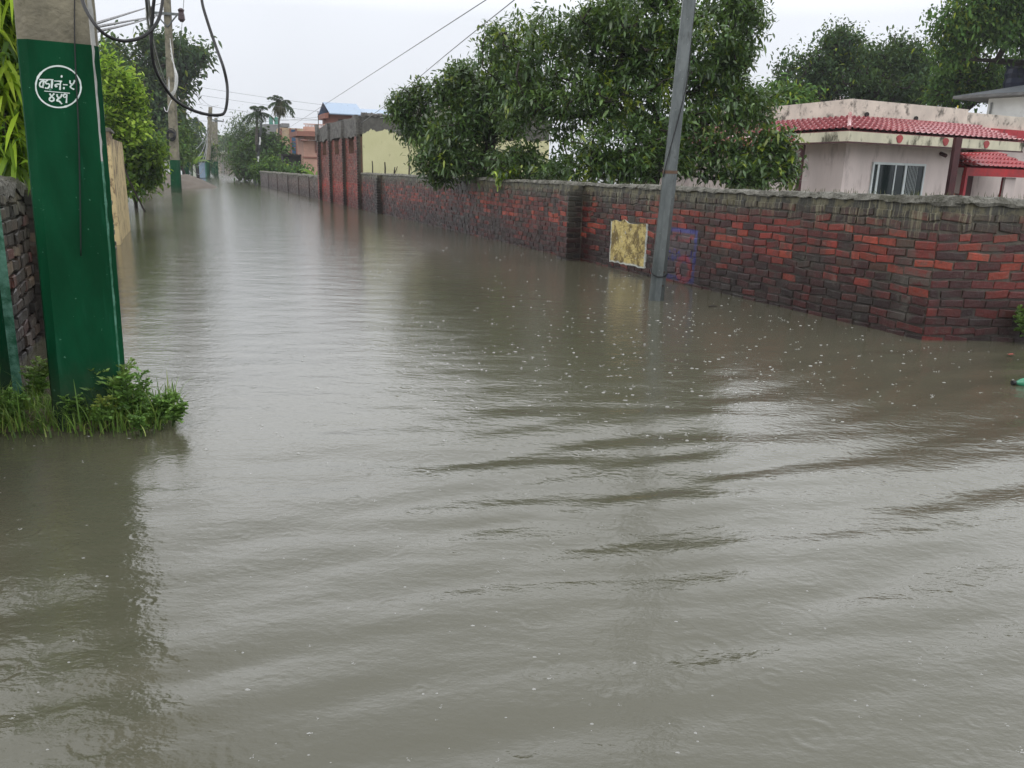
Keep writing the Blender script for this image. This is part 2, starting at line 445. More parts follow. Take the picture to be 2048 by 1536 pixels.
def coping(b, P0, P1, z, nrm, back, front, amp=.02, thick=.06, col=(.27, .25, .19), seed=0, lump=None):
    """rough mortar capping with an uneven top and ragged lower lip"""
    P0 = np.asarray(P0, float)[:2]; P1 = np.asarray(P1, float)[:2]; nrm = np.asarray(nrm, float)[:2]
    ln = np.linalg.norm(P1-P0); td = (P1-P0)/ln
    n = max(int(ln/.022), 4); s = np.linspace(0, ln, n)
    prof = [(-back, -thick), (-back-.005, 0), (-back*.5, .012), (front*.3, .010), (front, -.008), (front+.012, -.03), (front+.004, -thick)]
    V = np.zeros((n, len(prof), 3))
    r2 = np.random.default_rng(seed)
    for k, (od, dz) in enumerate(prof):
        nn = .8*(vnoise(s*9+k*3.7, s*0+k*5.1, seed+1)-.5)+1.0*(vnoise(s*24+k*9, s*0+k, seed+2)-.5)+.6*(vnoise(s*2.2, s*0+1, seed+5)-.5)
        zz = z+dz+amp*1.2*nn+(0 if lump is None else lump(s)*(1 if dz > -.02 else .25))
        if k in (0, 6): zz = z+dz+amp*1.6*((vnoise(s*12+k, s*0+k, seed+8)-.5)+.5*(vnoise(s*3+k, s*0+k, seed+9)-.5))
        oo = od+.012*(vnoise(s*14+k*2, s*0+k, seed+3)-.5)
        V[:, k, 0] = P0[0]+td[0]*s+nrm[0]*oo; V[:, k, 1] = P0[1]+td[1]*s+nrm[1]*oo; V[:, k, 2] = zz
    K = len(prof); i, j = np.meshgrid(np.arange(n-1), np.arange(K-1), indexing='ij'); i = i.ravel(); j = j.ravel()
    b.add(V.reshape(-1, 3), [np.stack([i*K+j, (i+1)*K+j, (i+1)*K+j+1, i*K+j+1], 1), [list(range(K))], [list(range((n-1)*K+K-1, (n-1)*K-1, -1))]], col)

DS = np.array([math.sin(math.radians(-22.9)), math.cos(math.radians(-22.9))])   # street direction
NR = np.array([-DS[1], DS[0]])                                                  # right wall faces the street
PB = np.array([DS[1], -DS[0]])                                                  # away from street, right
WC = np.array([3.38, 6.52])                                                     # corner of the brick wall
def wall_sz(px, py, off=0.0):
    p = on_plane(px, py, (*(WC+NR*off), 0), (*NR, 0)); return float(np.dot(p[:2]-WC, DS)), float(p[2])

BR = [lin(168, 72, 52), lin(150, 58, 46), lin(122, 48, 42), lin(96, 40, 38), lin(76, 35, 35), lin(62, 32, 32), lin(88, 60, 48), lin(70, 62, 52)]
def pal_main(s, z, top):
    f = z/1.15
    if .42 < f < .80: pr = [.17, .20, .20, .19, .12, .08, .02, .02]
    elif f <= .42: pr = [.02, .06, .17, .29, .26, .18, .01, .01]
    else: pr = [.04, .06, .12, .22, .24, .20, .07, .05]
    return np.minimum(BR[rng.choice(8, p=pr)]*rng.uniform(.62, 1.25)*.66, 1)
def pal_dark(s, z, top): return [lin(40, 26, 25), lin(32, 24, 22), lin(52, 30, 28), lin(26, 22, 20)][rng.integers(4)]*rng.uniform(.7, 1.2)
def pal_far(s, z, top): return BR[rng.choice([2, 3, 4, 4, 5, 6, 7])]*rng.uniform(.8, 1.15)
def pal_grey(s, z, top): return [lin(104, 84, 78), lin(92, 74, 70), lin(84, 70, 66), lin(112, 96, 88)][rng.integers(4)]*rng.uniform(.85, 1.1)
def pal_red(s, z, top):
    f = z/2.3
    return np.minimum((lin(176, 60, 46) if f < .35 else lin(146, 72, 58))*rng.uniform(.4, .75)*(1 if rng.random() > .06 else 1.7), .9)
def pal_moss(s, z, top): return [lin(48, 42, 34), lin(66, 55, 44), lin(40, 36, 31), lin(96, 84, 68), lin(84, 50, 42)][rng.choice(5, p=[.3, .25, .2, .15, .1])]*rng.uniform(.8, 1.2)
MORT = lin(128, 120, 106)*.62
sgn = (wall_sz(1392, 520)[0], wall_sz(1322, 520)[0], .03, .66)
M_brick = brickmat('old wet brick', 1.0, .42, sign=sgn)
M_brickplain = brickmat('weathered brick', .8, .35)
M_brickblack = brickmat('black pier side brick', .25, .6)  # darker brick colour for the side faces of the piers
M_brickred = brickmat('red gate brick', .15, .05, topdark=.3)
M_brickgrey = brickmat('grey brown brick', .5, .35, topdark=.45)
M_mossbrick = brickmat('mossy brick', .6, .55)
def concmat(name, c1, c2, c3):
    t = NT(name); o = t.obj()
    n = t.noise(o, 7, 6, .65); b_ = t.mix(t.ramp(n, .35, .65), c1, c2)
    b_ = t.mix(t.ramp(t.noise(o, 2.3, 6, .7), .52, .68), b_, c3)
    b_ = t.mix(t.ramp(t.noise(o, 40, 3), .6, .7, 0, .6), b_, np.array(c3)*.5)
    b_ = t.mix(t.ramp(t.noise(o, 16, 5, .7), .54, .64, 0, .8), b_, np.array(c3)*.7)
    t.set(b_, .75, 0, .4); t.bump(t.math('ADD', t.noise(o, 34, 6, .75), t.noise(o, 100, 3)), .03)
    return t.m
M_cope = concmat('rough mortar', (.13, .125, .10), (.30, .29, .25), (.075, .075, .045))

WT = 1.11
rw = thing('brick_wall', (*WC, GZ), 'long wet red brick wall on the right with buttress piers and a rough mortar top', 'wall')
S_END = 21.45
lump = lambda s: .018*np.exp(-((s-.15)/.35)**2)+.008*np.sin(s*1.9)
body = MB(); slab(body, WC, WC+DS*S_END, GZ, WT, .20, .0, NR, MORT*.5, 0, WT)
RD = np.array([math.cos(math.radians(3.5)), math.sin(math.radians(3.5))])   # return wall running right
RN = np.array([RD[1], -RD[0]])
body2 = MB(); slab(body2, WC+RD*.002, WC+RD*9, GZ, WT, .20, .0, RN, MORT*.55, 30, WT)
body.build('mortar_core', M_brick, rw); body2.build('return_core', M_brickplain, rw)
fb = MB()
ps0, pz1 = wall_sz(1296, 470); ps1, _ = wall_sz(1224, 470); pz0 = .085; pz1 = .66
brickwork(fb, WC, WC+DS*S_END, -.04, WT-.02, NR, pal_main, 0, excl=[(ps0, ps1, pz0, pz1)], top=WT)
fb.build('brickwork', M_brick, rw)
fb = MB(); brickwork(fb, WC-NR*.0, WC+RD*9, -.04, WT-.02, RN, pal_main, 30, top=WT); fb.build('return_brickwork', M_brickplain, rw)
cb = MB(); coping(cb, WC-DS*.05, WC+DS*S_END, WT+.02, NR, .22, .020, .017, .034, seed=3, lump=lump)
cb.build('coping', M_cope, rw)
cb = MB(); coping(cb, WC+RD*.05-RN*.0, WC+RD*9, WT+.022, RN, .22, .020, .017, .036, seed=8, lump=lambda s: .02*np.exp(-((s-.1)/.3)**2)-.012*np.clip(s-.3, 0, 2))
cb.build('return_coping', M_cope, rw)
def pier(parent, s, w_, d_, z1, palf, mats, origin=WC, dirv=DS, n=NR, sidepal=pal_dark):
    A = origin+dirv*s
    b = MB(); slab(b, A+n*.0, A+dirv*w_, GZ, z1, 0, d_-.03, n, MORT*.6, s, z1)
    o = b.build('pier', mats[0], parent)
    b = MB(); brickwork(b, A+n*(d_-.03), A+n*(d_-.03)+dirv*w_, -.05, z1-.01, n, palf, s, top=z1); b.build('front_brickwork', mats[0], o) if False else None
    o2 = b.build('pier_face', mats[0], parent)
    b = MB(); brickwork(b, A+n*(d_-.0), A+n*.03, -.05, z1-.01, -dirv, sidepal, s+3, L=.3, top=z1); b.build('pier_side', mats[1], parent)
    return o
sp_, _ = wall_sz(1132, 515, .25)
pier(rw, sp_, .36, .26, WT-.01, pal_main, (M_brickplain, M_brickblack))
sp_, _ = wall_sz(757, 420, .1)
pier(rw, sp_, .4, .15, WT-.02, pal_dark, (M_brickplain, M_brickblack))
# yellow painted notice
t = NT('flaking yellow paint'); o = t.obj(); st = t.attr('st').outputs['Vector']
sep = t.n('ShaderNodeSeparateXYZ'); t.l(st, sep.inputs[0])
base = t.mix(t.noise(o, 8, 5), (.46, .35, .11), (.56, .46, .20))
base = t.mix(t.ramp(t.noise(o, 4.5, 6, .75, .3), .44, .58, 0, .85), base, (.10, .065, .02))
base = t.mix(t.ramp(t.noise(o, 26, 4, .6), .60, .68, 0, .75), base, (.06, .045, .02))
base = t.mix(t.ramp(t.noise(o, 16, 4, .6), .62, .68, 0, .7), base, (.50, .48, .42))
eN = t.math('MULTIPLY', t.math('SUBTRACT', t.noise(o, 22, 4), .5), .04)
du = t.math('SUBTRACT', .5, t.math('ABSOLUTE', t.math('SUBTRACT', sep.outputs[0], .5)))
dv = sep.outputs[1]
ed = t.math('MINIMUM', t.math('MULTIPLY', du, ps1-ps0), t.math('MULTIPLY', dv, pz1-pz0))
base = t.mix(t.ramp(t.math('ADD', ed, eN), 0.006, .036, .75, 0), base, (.48, .53, .54))
t.set(base, .55, 0, .4); t.bump(t.noise(o, 24, 5), .015)
b = MB(); n = 26
uu, vv = np.meshgrid(np.linspace(0, 1, n), np.linspace(0, 1, n), indexing='ij')
ss = ps0+(ps1-ps0)*uu+.006*(vnoise(vv*9, uu*9, 2)-.5)*(np.abs(uu-.5) > .45); zz = pz0+(pz1-pz0)*vv+.05*(vnoise(uu*8, vv*0, 7)-.5)*(vv > .9)+.02*(vnoise(uu*12, vv*0, 9)-.5)*(vv < .1)
dep = .022+.008*(vnoise(uu*6, vv*9, 5)-.5)
xy = WC[None, None]+DS*ss[..., None]+NR*dep[..., None]
v = np.concatenate([xy, zz[..., None]], -1).reshape(-1, 3)
i, j = np.meshgrid(np.arange(n-1), np.arange(n-1), indexing='ij'); i = i.ravel(); j = j.ravel()
b.add(v, [np.stack([i*n+j, (i+1)*n+j, (i+1)*n+j+1, i*n+j+1], 1)], (1, 1, 1), np.stack([uu, vv, vv], -1).reshape(-1, 3))
# backing rim so that the plaster has thickness
rim = [0]+[k*n for k in range(1, n)]+[(n-1)*n+k for k in range(1, n)]+[k*n+n-1 for k in range(n-2, -1, -1)]+[k for k in range(n-2, 0, -1)]
rv = v[rim]; bv = rv-np.array([*NR, 0])*.03
kk = np.arange(len(rim)); b.add(np.vstack([rv, bv]), [np.stack([kk, (kk+1) % len(rim), (kk+1) % len(rim)+len(rim), kk+len(rim)], 1)], (1, 1, 1))
tag(b.build('painted_notice', t.m, rw), 'flaking yellow painted notice with a white edge')

# rebar rods standing on the wall
M_rust = surf('rusty rod', (.03, .022, .018), .7)
for k, (px, y0, y1, r_, lab) in enumerate(((745, 322, 350, .022, 'leftmost short dark rod standing on the brick wall next to the gatehouse'), (770, 324, 352, .026, 'second dark rod from the gatehouse standing on the brick wall'), (788, 334, 354, .02, 'shortest dark rod with a forked tip standing on the brick wall'), (818, 316, 356, .022, 'tall dark rod beside the low mango branches on the brick wall'))):
    s_, _ = wall_sz(px, 352, -.1); A = WC+DS*s_-NR*.1
    zt = on_plane(px, y0, (*A, 0), (0, 1, 0))[2]
    b = MB(); b.tube([(*A, WT-.05), (A[0]+.01, A[1], WT+.5*(zt-WT)), (A[0]+(.03 if k == 2 else .0), A[1], zt)], [r_, r_*.9, r_*.7])
    if k == 2: b.tube([(*A, WT), (A[0]+.1, A[1], zt+.02)], [.015, .01])
    tag(b.build('rebar_rod', M_rust, origin=(*A, WT)), lab, 'rod', 'rods standing on the brick wall')

# grey brown wall further along
sG0, sG1 = 29.3, 53.0
gw = thing('boundary_wall', (*(WC+DS*sG0), GZ), 'low grey brown brick boundary wall beyond the ruined gatehouse', 'wall')
WT2 = .90
b = MB(); slab(b, WC+DS*sG0, WC+DS*sG1, GZ, WT2, .2, 0, NR, MORT*.8, 0, WT2); b.build('mortar_core', M_brickgrey, gw)
b = MB(); brickwork(b, WC+DS*sG0, WC+DS*sG1, -.04, WT2-.02, NR, pal_grey, 0, course=.09, L=.26, depth=.02, top=WT2); b.build('brickwork', M_brickgrey, gw)
b = MB(); coping(b, WC+DS*sG0, WC+DS*sG1, WT2+.03, NR, .2, .03, .05, .06, seed=31); b.build('coping', M_cope, gw)
for s_ in (32, 35.2, 39, 43.5, 48):
    A = WC+DS*s_; b = MB(); slab(b, A, A+DS*.35, GZ, WT2-.02, 0, .05, NR, lin(96, 80, 74)*.8, s_, WT2); b.build('pier', M_brickgrey, gw)

# ruined gatehouse
sR0, sR1 = 21.5, 29.2; ZT = 2.86
rg = thing('ruined_gatehouse', (*(WC+DS*sR0), GZ), 'tall roofless red brick gatehouse with dark piers and small window holes', 'gatehouse')
bays = np.linspace(sR0, sR1, 4)
openings = []
for k in range(3):
    c = (bays[k]+bays[k+1])/2+.1; openings.append((c-.42, c+.42, 1.72, 2.24))
M_shade = surf('window hole shade', (.018, .016, .014), .8)  # near-black colour standing in for shade inside the window holes
M_rplast = concmat('grey mouldy plaster', (.12, .115, .105), (.22, .21, .195), (.05, .048, .042))
core = MB()
z_ = 1.72
def seg(s0, s1, z0, z1): slab(core, WC+DS*s0, WC+DS*s1, z0, z1, .45, .0, NR, lin(150, 116, 98)*.6, s0, ZT)
seg(sR0, sR1, GZ, 1.72)
e = [sR0]+[q for o_ in openings for q in o_[:2]]+[sR1]
for k in range(0, len(e), 2): seg(e[k], e[k+1], 1.7201, 2.24)
core.build('brick_core', M_brickred, rg)
b = MB(); brickwork(b, WC+DS*sR0, WC+DS*sR1, -.04, 2.28, NR, pal_red, sR0, excl=[(o_[0]-sR0, o_[1]-sR0, o_[2], o_[3]) for o_ in openings], top=ZT, course=.085); b.build('brickwork', M_brickred, rg)
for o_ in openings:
    b = MB(); A = WC+DS*o_[0]-NR*.3; slab(b, A, A+DS*(o_[1]-o_[0]), o_[2], o_[3]-.03, .04, 0, NR, (1, 1, 1)); b.build('shade_sheet', M_shade, rg)  # added dark sheet set back in each hole, painting in its inner shade
b = MB()
for k in range(3):
    n_ = 14; ss = np.linspace(bays[k], bays[k+1], n_)
    top_ = ZT+.04*(vnoise(ss*3, ss*0+k, 5)-.5)-(.12 if k == 2 else 0)*(ss-bays[k])/(bays[1]-bays[0])
    lowr = 2.26+.12*(vnoise(ss*4, ss*0+k, 6)-.5)
    for (od, z1s, z0s) in ((.05, top_, lowr),):
        f_ = [(*(WC+DS*q+NR*od), z) for q, z in zip(ss, z0s)]; g_ = [(*(WC+DS*q+NR*od), z) for q, z in zip(ss, z1s)]
        f2 = [(*(WC+DS*q-NR*.22), z) for q, z in zip(ss, z0s)]; g2 = [(*(WC+DS*q-NR*.22), z) for q, z in zip(ss, z1s)]
        vv_ = np.array(f_+g_+g2+f2); q = np.arange(n_-1)
        b.add(vv_, [np.stack([q+a*n_, q+1+a*n_, q+1+((a+1) % 4)*n_, q+((a+1) % 4)*n_], 1) for a in range(4)]+[[[0, n_, 2*n_, 3*n_], [n_-1, 4*n_-1, 3*n_-1, 2*n_-1]]])
b.build('plaster_band', M_rplast, rg)
for k, s_ in enumerate(bays):
    s_ = s_-.02 if k == 0 else s_-.4 if k == 3 else s_-.2
    A = WC+DS*s_; d_ = .13; w_ = .4; zt = ZT+rng.uniform(-.05, .06)
    b = MB(); slab(b, A, A+DS*w_, GZ, 2.3, 0, d_-.03, NR, MORT*.5, s_, ZT); b.build('pier', M_brickred, rg)
    b = MB(); brickwork(b, A+NR*(d_-.03), A+NR*(d_-.03)+DS*w_, -.05, 2.29, NR, pal_red, s_, top=ZT, course=.085); b.build('pier_face', M_brickred, rg)
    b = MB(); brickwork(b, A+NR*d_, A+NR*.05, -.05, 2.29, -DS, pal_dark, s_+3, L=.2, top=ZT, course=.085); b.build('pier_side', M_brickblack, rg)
    b = MB(); slab(b, A-DS*.01, A+DS*(w_+.01), 2.302, zt, -.055, d_+.015, NR, (1, 1, 1)); b.build('pier_cap', M_rplast, rg)
# side wall with pale yellow green plaster
t = NT('pale yellow green plaster'); o = t.obj(); st = t.attr('st').outputs['Vector']
sep = t.n('ShaderNodeSeparateXYZ'); t.l(st, sep.inputs[0])
base = t.mix(t.noise(o, 3, 5), (.50, .49, .27), (.62, .60, .37))
base = t.mix(t.ramp(t.noise(t.scale(o, (3, 3, 1.2)), 2.0, 6, .7), .58, .72, 0, .6), base, (.24, .23, .13))
en = t.math('ADD', t.noise(t.scale(st, (1.1, .5, 0)), 1.5, 4, .6), t.math('MULTIPLY', t.noise(st, 9, 4), .25))
fall = t.math('ADD', sep.outputs[2], t.math('MULTIPLY', en, -.9))
grey = t.mix(t.noise(o, 6, 6, .7), (.035, .034, .03), (.16, .155, .14))
base = t.mix(t.ramp(fall, -.06, -.035, 1, 0), base, grey)
t.set(base, .75, 0, .3); t.bump(t.noise(o, 25, 5), .01)
SD = np.array([math.cos(math.radians(18)), math.sin(math.radians(18))]); SN = np.array([SD[1], -SD[0]])
A = WC+DS*(sR0-.26)-PB*.2
b = MB(); slab(b, A+PB*.23, A+PB*.23+SD*6.2, GZ, ZT+.03, .2, .0, SN, (1, 1, 1), 0, ZT+.03)
b.build('side_wall', t.m, rg)
b = MB(); coping(b, A+PB*.2, A+PB*.23+SD*6.2, ZT+.06, SN, .2, .03, .06, .08, seed=44); b.build('side_wall_top', M_rplast, rg)

# left wall, dark and mossy
DL = np.array([math.sin(math.radians(-21.8)), math.cos(math.radians(-21.8))]); NL = np.array([DL[1], -DL[0]])
LC = np.array([-3.23, 5.09])
lw = thing('mossy_brick_wall', (*LC, GZ), 'dark mossy old brick wall behind the near green pole', 'wall')
A0, A1 = LC-DL*3, LC+DL*7.6
b = MB(); slab(b, A0, A1, GZ, 1.08, .2, 0, NL, MORT*.35, 0, 1.08); b.build('mortar_core', M_mossbrick, lw)
b = MB(); brickwork(b, A0, A1, -.05, 1.06, NL, pal_moss, 0, course=.085, top=1.08, depth=.04); b.build('brickwork', M_mossbrick, lw)
b = MB(); coping(b, A0, A1, 1.11, NL, .21, .03, .04, .08, seed=17); b.build('coping', M_cope, lw)
q_ = on_plane(92, 600, (*LC, 0), (*NL, 0)); sP = float(np.dot(q_[:2]-LC, DL))-.55
b = MB(); slab(b, LC+DL*sP, LC+DL*(sP+.7), GZ, 1.05, 0, .10, NL, MORT*.5, 9, 1.08); b.build('pier', M_mossbrick, lw)
b = MB(); brickwork(b, LC+DL*sP+NL*.1, LC+DL*(sP+.7)+NL*.1, -.05, 1.04, NL, pal_moss, 9, course=.09, top=1.08, depth=.045); b.build('pier_face', M_mossbrick, lw)
b = MB(); brickwork(b, LC+DL*sP+NL*.12, LC+DL*sP+NL*.02, -.05, 1.04, -DL, pal_moss, 12, course=.09, L=.3, top=1.08); b.build('pier_side', M_mossbrick, lw)

# cream gate pillar
t = NT('cream plaster'); o = t.obj()
base = t.mix(t.noise(o, 4, 4), (.52, .40, .20), (.62, .50, .28))
base = t.mix(t.ramp(t.noise(t.scale(o, (1, 1, .5)), 6, 7, .75), .50, .60, 0, .85), base, (.15, .10, .06))
sepz = t.n('ShaderNodeSeparateXYZ'); t.l(o, sepz.inputs[0])
base = t.mix(t.ramp(t.math('ADD', sepz.outputs[2], t.math('MULTIPLY', t.noise(o, 8, 5), .8)), 2.15, 2.35, 0, .85), base, (.14, .10, .07))
t.set(base, .7, 0, .3); t.bump(t.noise(o, 30, 5), .01)
M_cream = t.m
gp = thing('gate_pillar', (-6.22, 12.69, GZ), 'cream plastered gate pillar with blackened top behind the green pole', 'pillar')
P = np.array([-6.22, 12.69])
b = MB(); slab(b, P, P+DL*.5, GZ, 1.72, .42, 0, NL, (1, 1, 1)); b.build('pillar_shaft', M_cream, gp)
b = MB(); slab(b, P+DL*.502-NL*.03, P+DL*3.1-NL*.03, GZ, 1.62, .25, 0, NL, (1, 1, 1)); b.build('wing_wall', M_cream, gp)
b = MB(); coping(b, P-DL*.02, P+DL*.52, 1.74, NL, .44, .02, .03, .05, seed=71); b.build('cap', M_cope, gp)

# ------------------------------------------------------------------ poles
def painted_green():
    t = NT('green paint'); o = t.obj()
    b_ = t.mix(t.ramp(t.noise(t.scale(o, (1, 1, .3)), 4, 6, .6), .3, .7), (.001, .034, .012), (.003, .062, .025))
    b_ = t.mix(t.ramp(t.noise(t.scale(o, (22, 22, .8)), 1, 4, .6), .60, .72, 0, .45), b_, (.012, .085, .045))      # run marks
    b_ = t.mix(t.ramp(t.noise(o, 38, 3), .70, .74, 0, .8), b_, (.10, .22, .16))                                     # chips
    b_ = t.mix(t.ramp(t.noise(o, 11, 6, .75), .66, .74, 0, .6), b_, (.03, .045, .03))
    sz = t.n('ShaderNodeSeparateXYZ'); t.l(o, sz.inputs[0])
    zz = t.math('SUBTRACT', sz.outputs[2], t.math('MULTIPLY', t.noise(o, 16, 5, .7), .35))
    b_ = t.mix(t.ramp(zz, .20, .52, .55, 0), b_, (.045, .05, .03))                                                  # mud splashed up the foot
    t.set(b_, .6, 0, .06); t.bump(t.noise(t.scale(o, (1, 1, .4)), 26, 5), .006); return t.m
M_green = painted_green()
def edgegreen():
    t = NT('worn green edge'); o = t.obj()
    sz = t.n('ShaderNodeSeparateXYZ'); t.l(o, sz.inputs[0])
    b_ = t.mix(t.ramp(t.noise(o, 14, 6, .7), .4, .62), (.012, .11, .055), (.10, .26, .19))
    t.set(b_, .5); t.bump(t.noise(o, 30, 5), .008); return t.m
M_gedge = edgegreen()
M_conc = surf('pole concrete', (.17, .155, .11), .8, .35, 5, (.08, .075, .05), .35, 3, bump=.008, bscale=40)
M_concl = surf('pale concrete edge', (.40, .40, .38), .75, .2, 6, (.2, .2, .18), .3, 5, bump=.006)
M_white = surf('white sign paint', (.62, .70, .66), .6, .12, 20, bump=.001)
M_cable = surf('black cable', (.008, .008, .009), .4, .2, 10, bump=0)
M_cableg = surf('grey cable', (.18, .19, .19), .55, .2, 10, bump=0)
M_cablew = surf('white cable', (.55, .56, .55), .5, .1, 10, bump=0)

def octo(c, ax, ay, w_, d_, ch):
    pts = [(-w_/2+ch, -d_/2), (w_/2-ch, -d_/2), (w_/2, -d_/2+ch), (w_/2, d_/2-ch), (w_/2-ch, d_/2), (-w_/2+ch, d_/2), (-w_/2, d_/2-ch), (-w_/2, -d_/2+ch)]
    return np.array([np.asarray(c)+ax*p+ay*q for p, q in pts])

# near green pole: front face fitted at two heights, carried on up to its top
Bl, Br = D(111, 812, 3.65), D(254, 806, 3.82); Tl, Tr = D(40, 80, 3.81), D(195, 88, 3.98)
axX = (Br-Bl); axX[2] = 0; axX /= np.linalg.norm(axX); axY = np.array([-axX[1], axX[0], 0])
bc = (Bl+Br)/2; tc_ = (Tl+Tr)/2; wB = np.linalg.norm(Br-Bl)+.012; wT = np.linalg.norm(Tr-Tl)+.012
def pole_c(z): f = (z-bc[2])/(tc_[2]-bc[2]); return bc+(tc_-bc)*f
def pole_w(z): f = (z-bc[2])/(tc_[2]-bc[2]); return max(wB+(wT-wB)*f-.018*max(f-1, 0), .16)
np_ = thing('utility_pole', (*pole_c(GZ)[:2], GZ), 'near concrete utility pole painted dark green with a white circled number', 'utility pole')
dpt = .17
def ring(z, grow=0.0):
    w_ = pole_w(z)+grow; c = pole_c(z)+axY*dpt/2
    return octo(c, axX, axY, w_, dpt+grow, .034)
zg = (Tl[2]+Tr[2])/2
b = MB(); b.hexa(ring(GZ, .004), ring(zg, .004)); gsh = b.build('painted_base', M_green, np_)
b = MB(); b.hexa(ring(zg+.0005), ring(7.2)); b.build('concrete_shaft', M_conc, np_)
# the worn right chamfer, proud by 2 mm
def strip(z0, z1, mat, nm):
    b = MB(); n_ = 40
    zs = np.linspace(z0, z1, n_); L_ = []; R_ = []; L2 = []; R2 = []
    nn = (axX-axY)/math.sqrt(2)
    for z in zs:
        r = ring(z, .004); jx = rng.normal(0, .0004)
        for lst, p_, k in ((L_, r[1], .0022), (R_, r[2]+axY*.012, .0022)): lst.append(p_+nn*k+axX*jx)
        L2.append(r[1]-axY*.0+nn*.0-nn*.004); R2.append(r[2]+axY*.012-nn*.004)
    v = np.array(L_+R_+R2+L2); q = np.arange(n_-1)
    b.add(v, [np.stack([q+a*n_, q+1+a*n_, q+1+((a+1) % 4)*n_, q+((a+1) % 4)*n_], 1) for a in range(4)])
    b.build(nm, mat, np_)
strip(.0, zg-.52, M_gedge, 'worn_edge'); strip(zg-.519, 3.0, M_concl, 'pale_edge')
# circled lettering painted on the front face
e0, e1, e2 = pole_c(0)-axY*.002-axX*0, axX, None
pn = np.cross(axX, (tc_-bc)/np.linalg.norm(tc_-bc)); pn /= np.linalg.norm(pn)
if pn[1] > 0: pn = -pn
ppt = pole_c(1.5)+pn*.0045
def face_pt(zx, zy): return on_plane(20+zx/10.24, 100+zy/10.24, ppt, pn)
sb = MB()
def stroke(pts, wd, closed=False):
    P = np.array([face_pt(*p) for p in pts]); n = len(P)
    T = np.gradient(P, axis=0) if not closed else np.roll(P, -1, 0)-np.roll(P, 1, 0)
    T /= np.linalg.norm(T, axis=1)[:, None]; Nn = np.cross(T, pn); hw = .78*wd/2/10.24/FPX*3.85
    hw = hw*(1+.15*rng.normal(0, 1, n))[:, None] if n > 3 else hw
    Lf = P+Nn*hw; Rf = P-Nn*hw
    f = [[k, k+1, n+k+1, n+k] for k in range(n-1)]
    if closed: f.append([n-1, 0, n, 2*n-1])
    sb.add(np.vstack([Lf, Rf]), [f])
def smooth_pts(p, k=6):
    """Hermite curve; tangents kept no longer than the shorter neighbouring span"""
    p = np.array([np.asarray(q, float) for q in p]); n = len(p); out = []
    sg = np.linalg.norm(np.diff(p, axis=0), axis=1)
    M = np.zeros_like(p)
    for i_ in range(n):
        d = p[min(i_+1, n-1)]-p[max(i_-1, 0)]; L = min(sg[max(i_-1, 0)], sg[min(i_, n-2)])
        M[i_] = d/(np.linalg.norm(d)+1e-9)*L
    for i_ in range(n-1):
        for t_ in np.linspace(0, 1, k, endpoint=False):
            h1 = 2*t_**3-3*t_**2+1; h2 = t_**3-2*t_**2+t_; h3 = -2*t_**3+3*t_**2; h4 = t_**3-t_**2
            out.append(h1*p[i_]+h2*M[i_]+h3*p[i_+1]+h4*M[i_+1])
    out.append(p[-1]); return np.array(out)
th = np.linspace(0, 2*pi, 56, endpoint=False)
stroke([(990+462*math.cos(a), 752+425*math.sin(a)+12*math.cos(a)) for a in th], 36, True)
for pts, wd in (([(600, 604), (890, 608)], 26), ([(690, 620), (630, 655), (606, 715), (640, 758), (680, 720), (690, 690)], 34), ([(694, 612), (672, 778)], 32),
                ([(775, 616), (728, 650), (745, 690), (795, 694), (806, 740), (770, 782), (715, 776)], 34), ([(865, 612), (852, 784)], 44),
                ([(905, 634), (1068, 640)], 26), ([(1030, 702), (960, 700), (925, 725), (945, 752), (965, 730)], 32), ([(1036, 642), (1022, 818)], 36),
                ([(1085, 708), (1178, 714)], 24), ([(1230, 622), (1232, 676), (1275, 702), (1312, 660), (1322, 615)], 32), ([(1290, 690), (1236, 752), (1262, 782), (1316, 808)], 32),
                ([(702, 840), (1226, 886)], 20), ([(812, 892), (850, 950), (902, 1000), (880, 1042), (836, 1044), (804, 1005), (850, 955), (908, 890)], 36),
                ([(966, 905), (968, 950), (1012, 978), (1050, 945), (1062, 900)], 36), ([(1030, 965), (962, 1030), (1010, 1050), (1062, 1106)], 38),
                ([(1160, 925), (1125, 902), (1094, 935), (1118, 972), (1158, 950)], 28), ([(1165, 905), (1154, 1084)], 32)):
    stroke(smooth_pts(pts) if len(pts) > 2 else np.linspace(pts[0], pts[1], 5), wd)
for (x_, y_, r_) in ((1057, 540, 24), (1104, 782, 24)):
    c_ = [face_pt(x_+r_*.85*math.cos(a), y_+r_*1.1*math.sin(a)) for a in np.linspace(0, 2*pi, 12, endpoint=False)]
    sb.add(c_, [[list(range(12))]])
sb.build('circled_number', M_white, np_)

def cable(name, pts, r, mat, label, cat='cable', group=None, sides=6, smooth=True, sub=8):
    P = smooth_pts(pts, sub) if smooth else np.array(pts)
    b = MB(); b.tube(P, r, sides)
    return tag(b.build(name, mat, origin=P[0], smooth=True), label, cat, group)
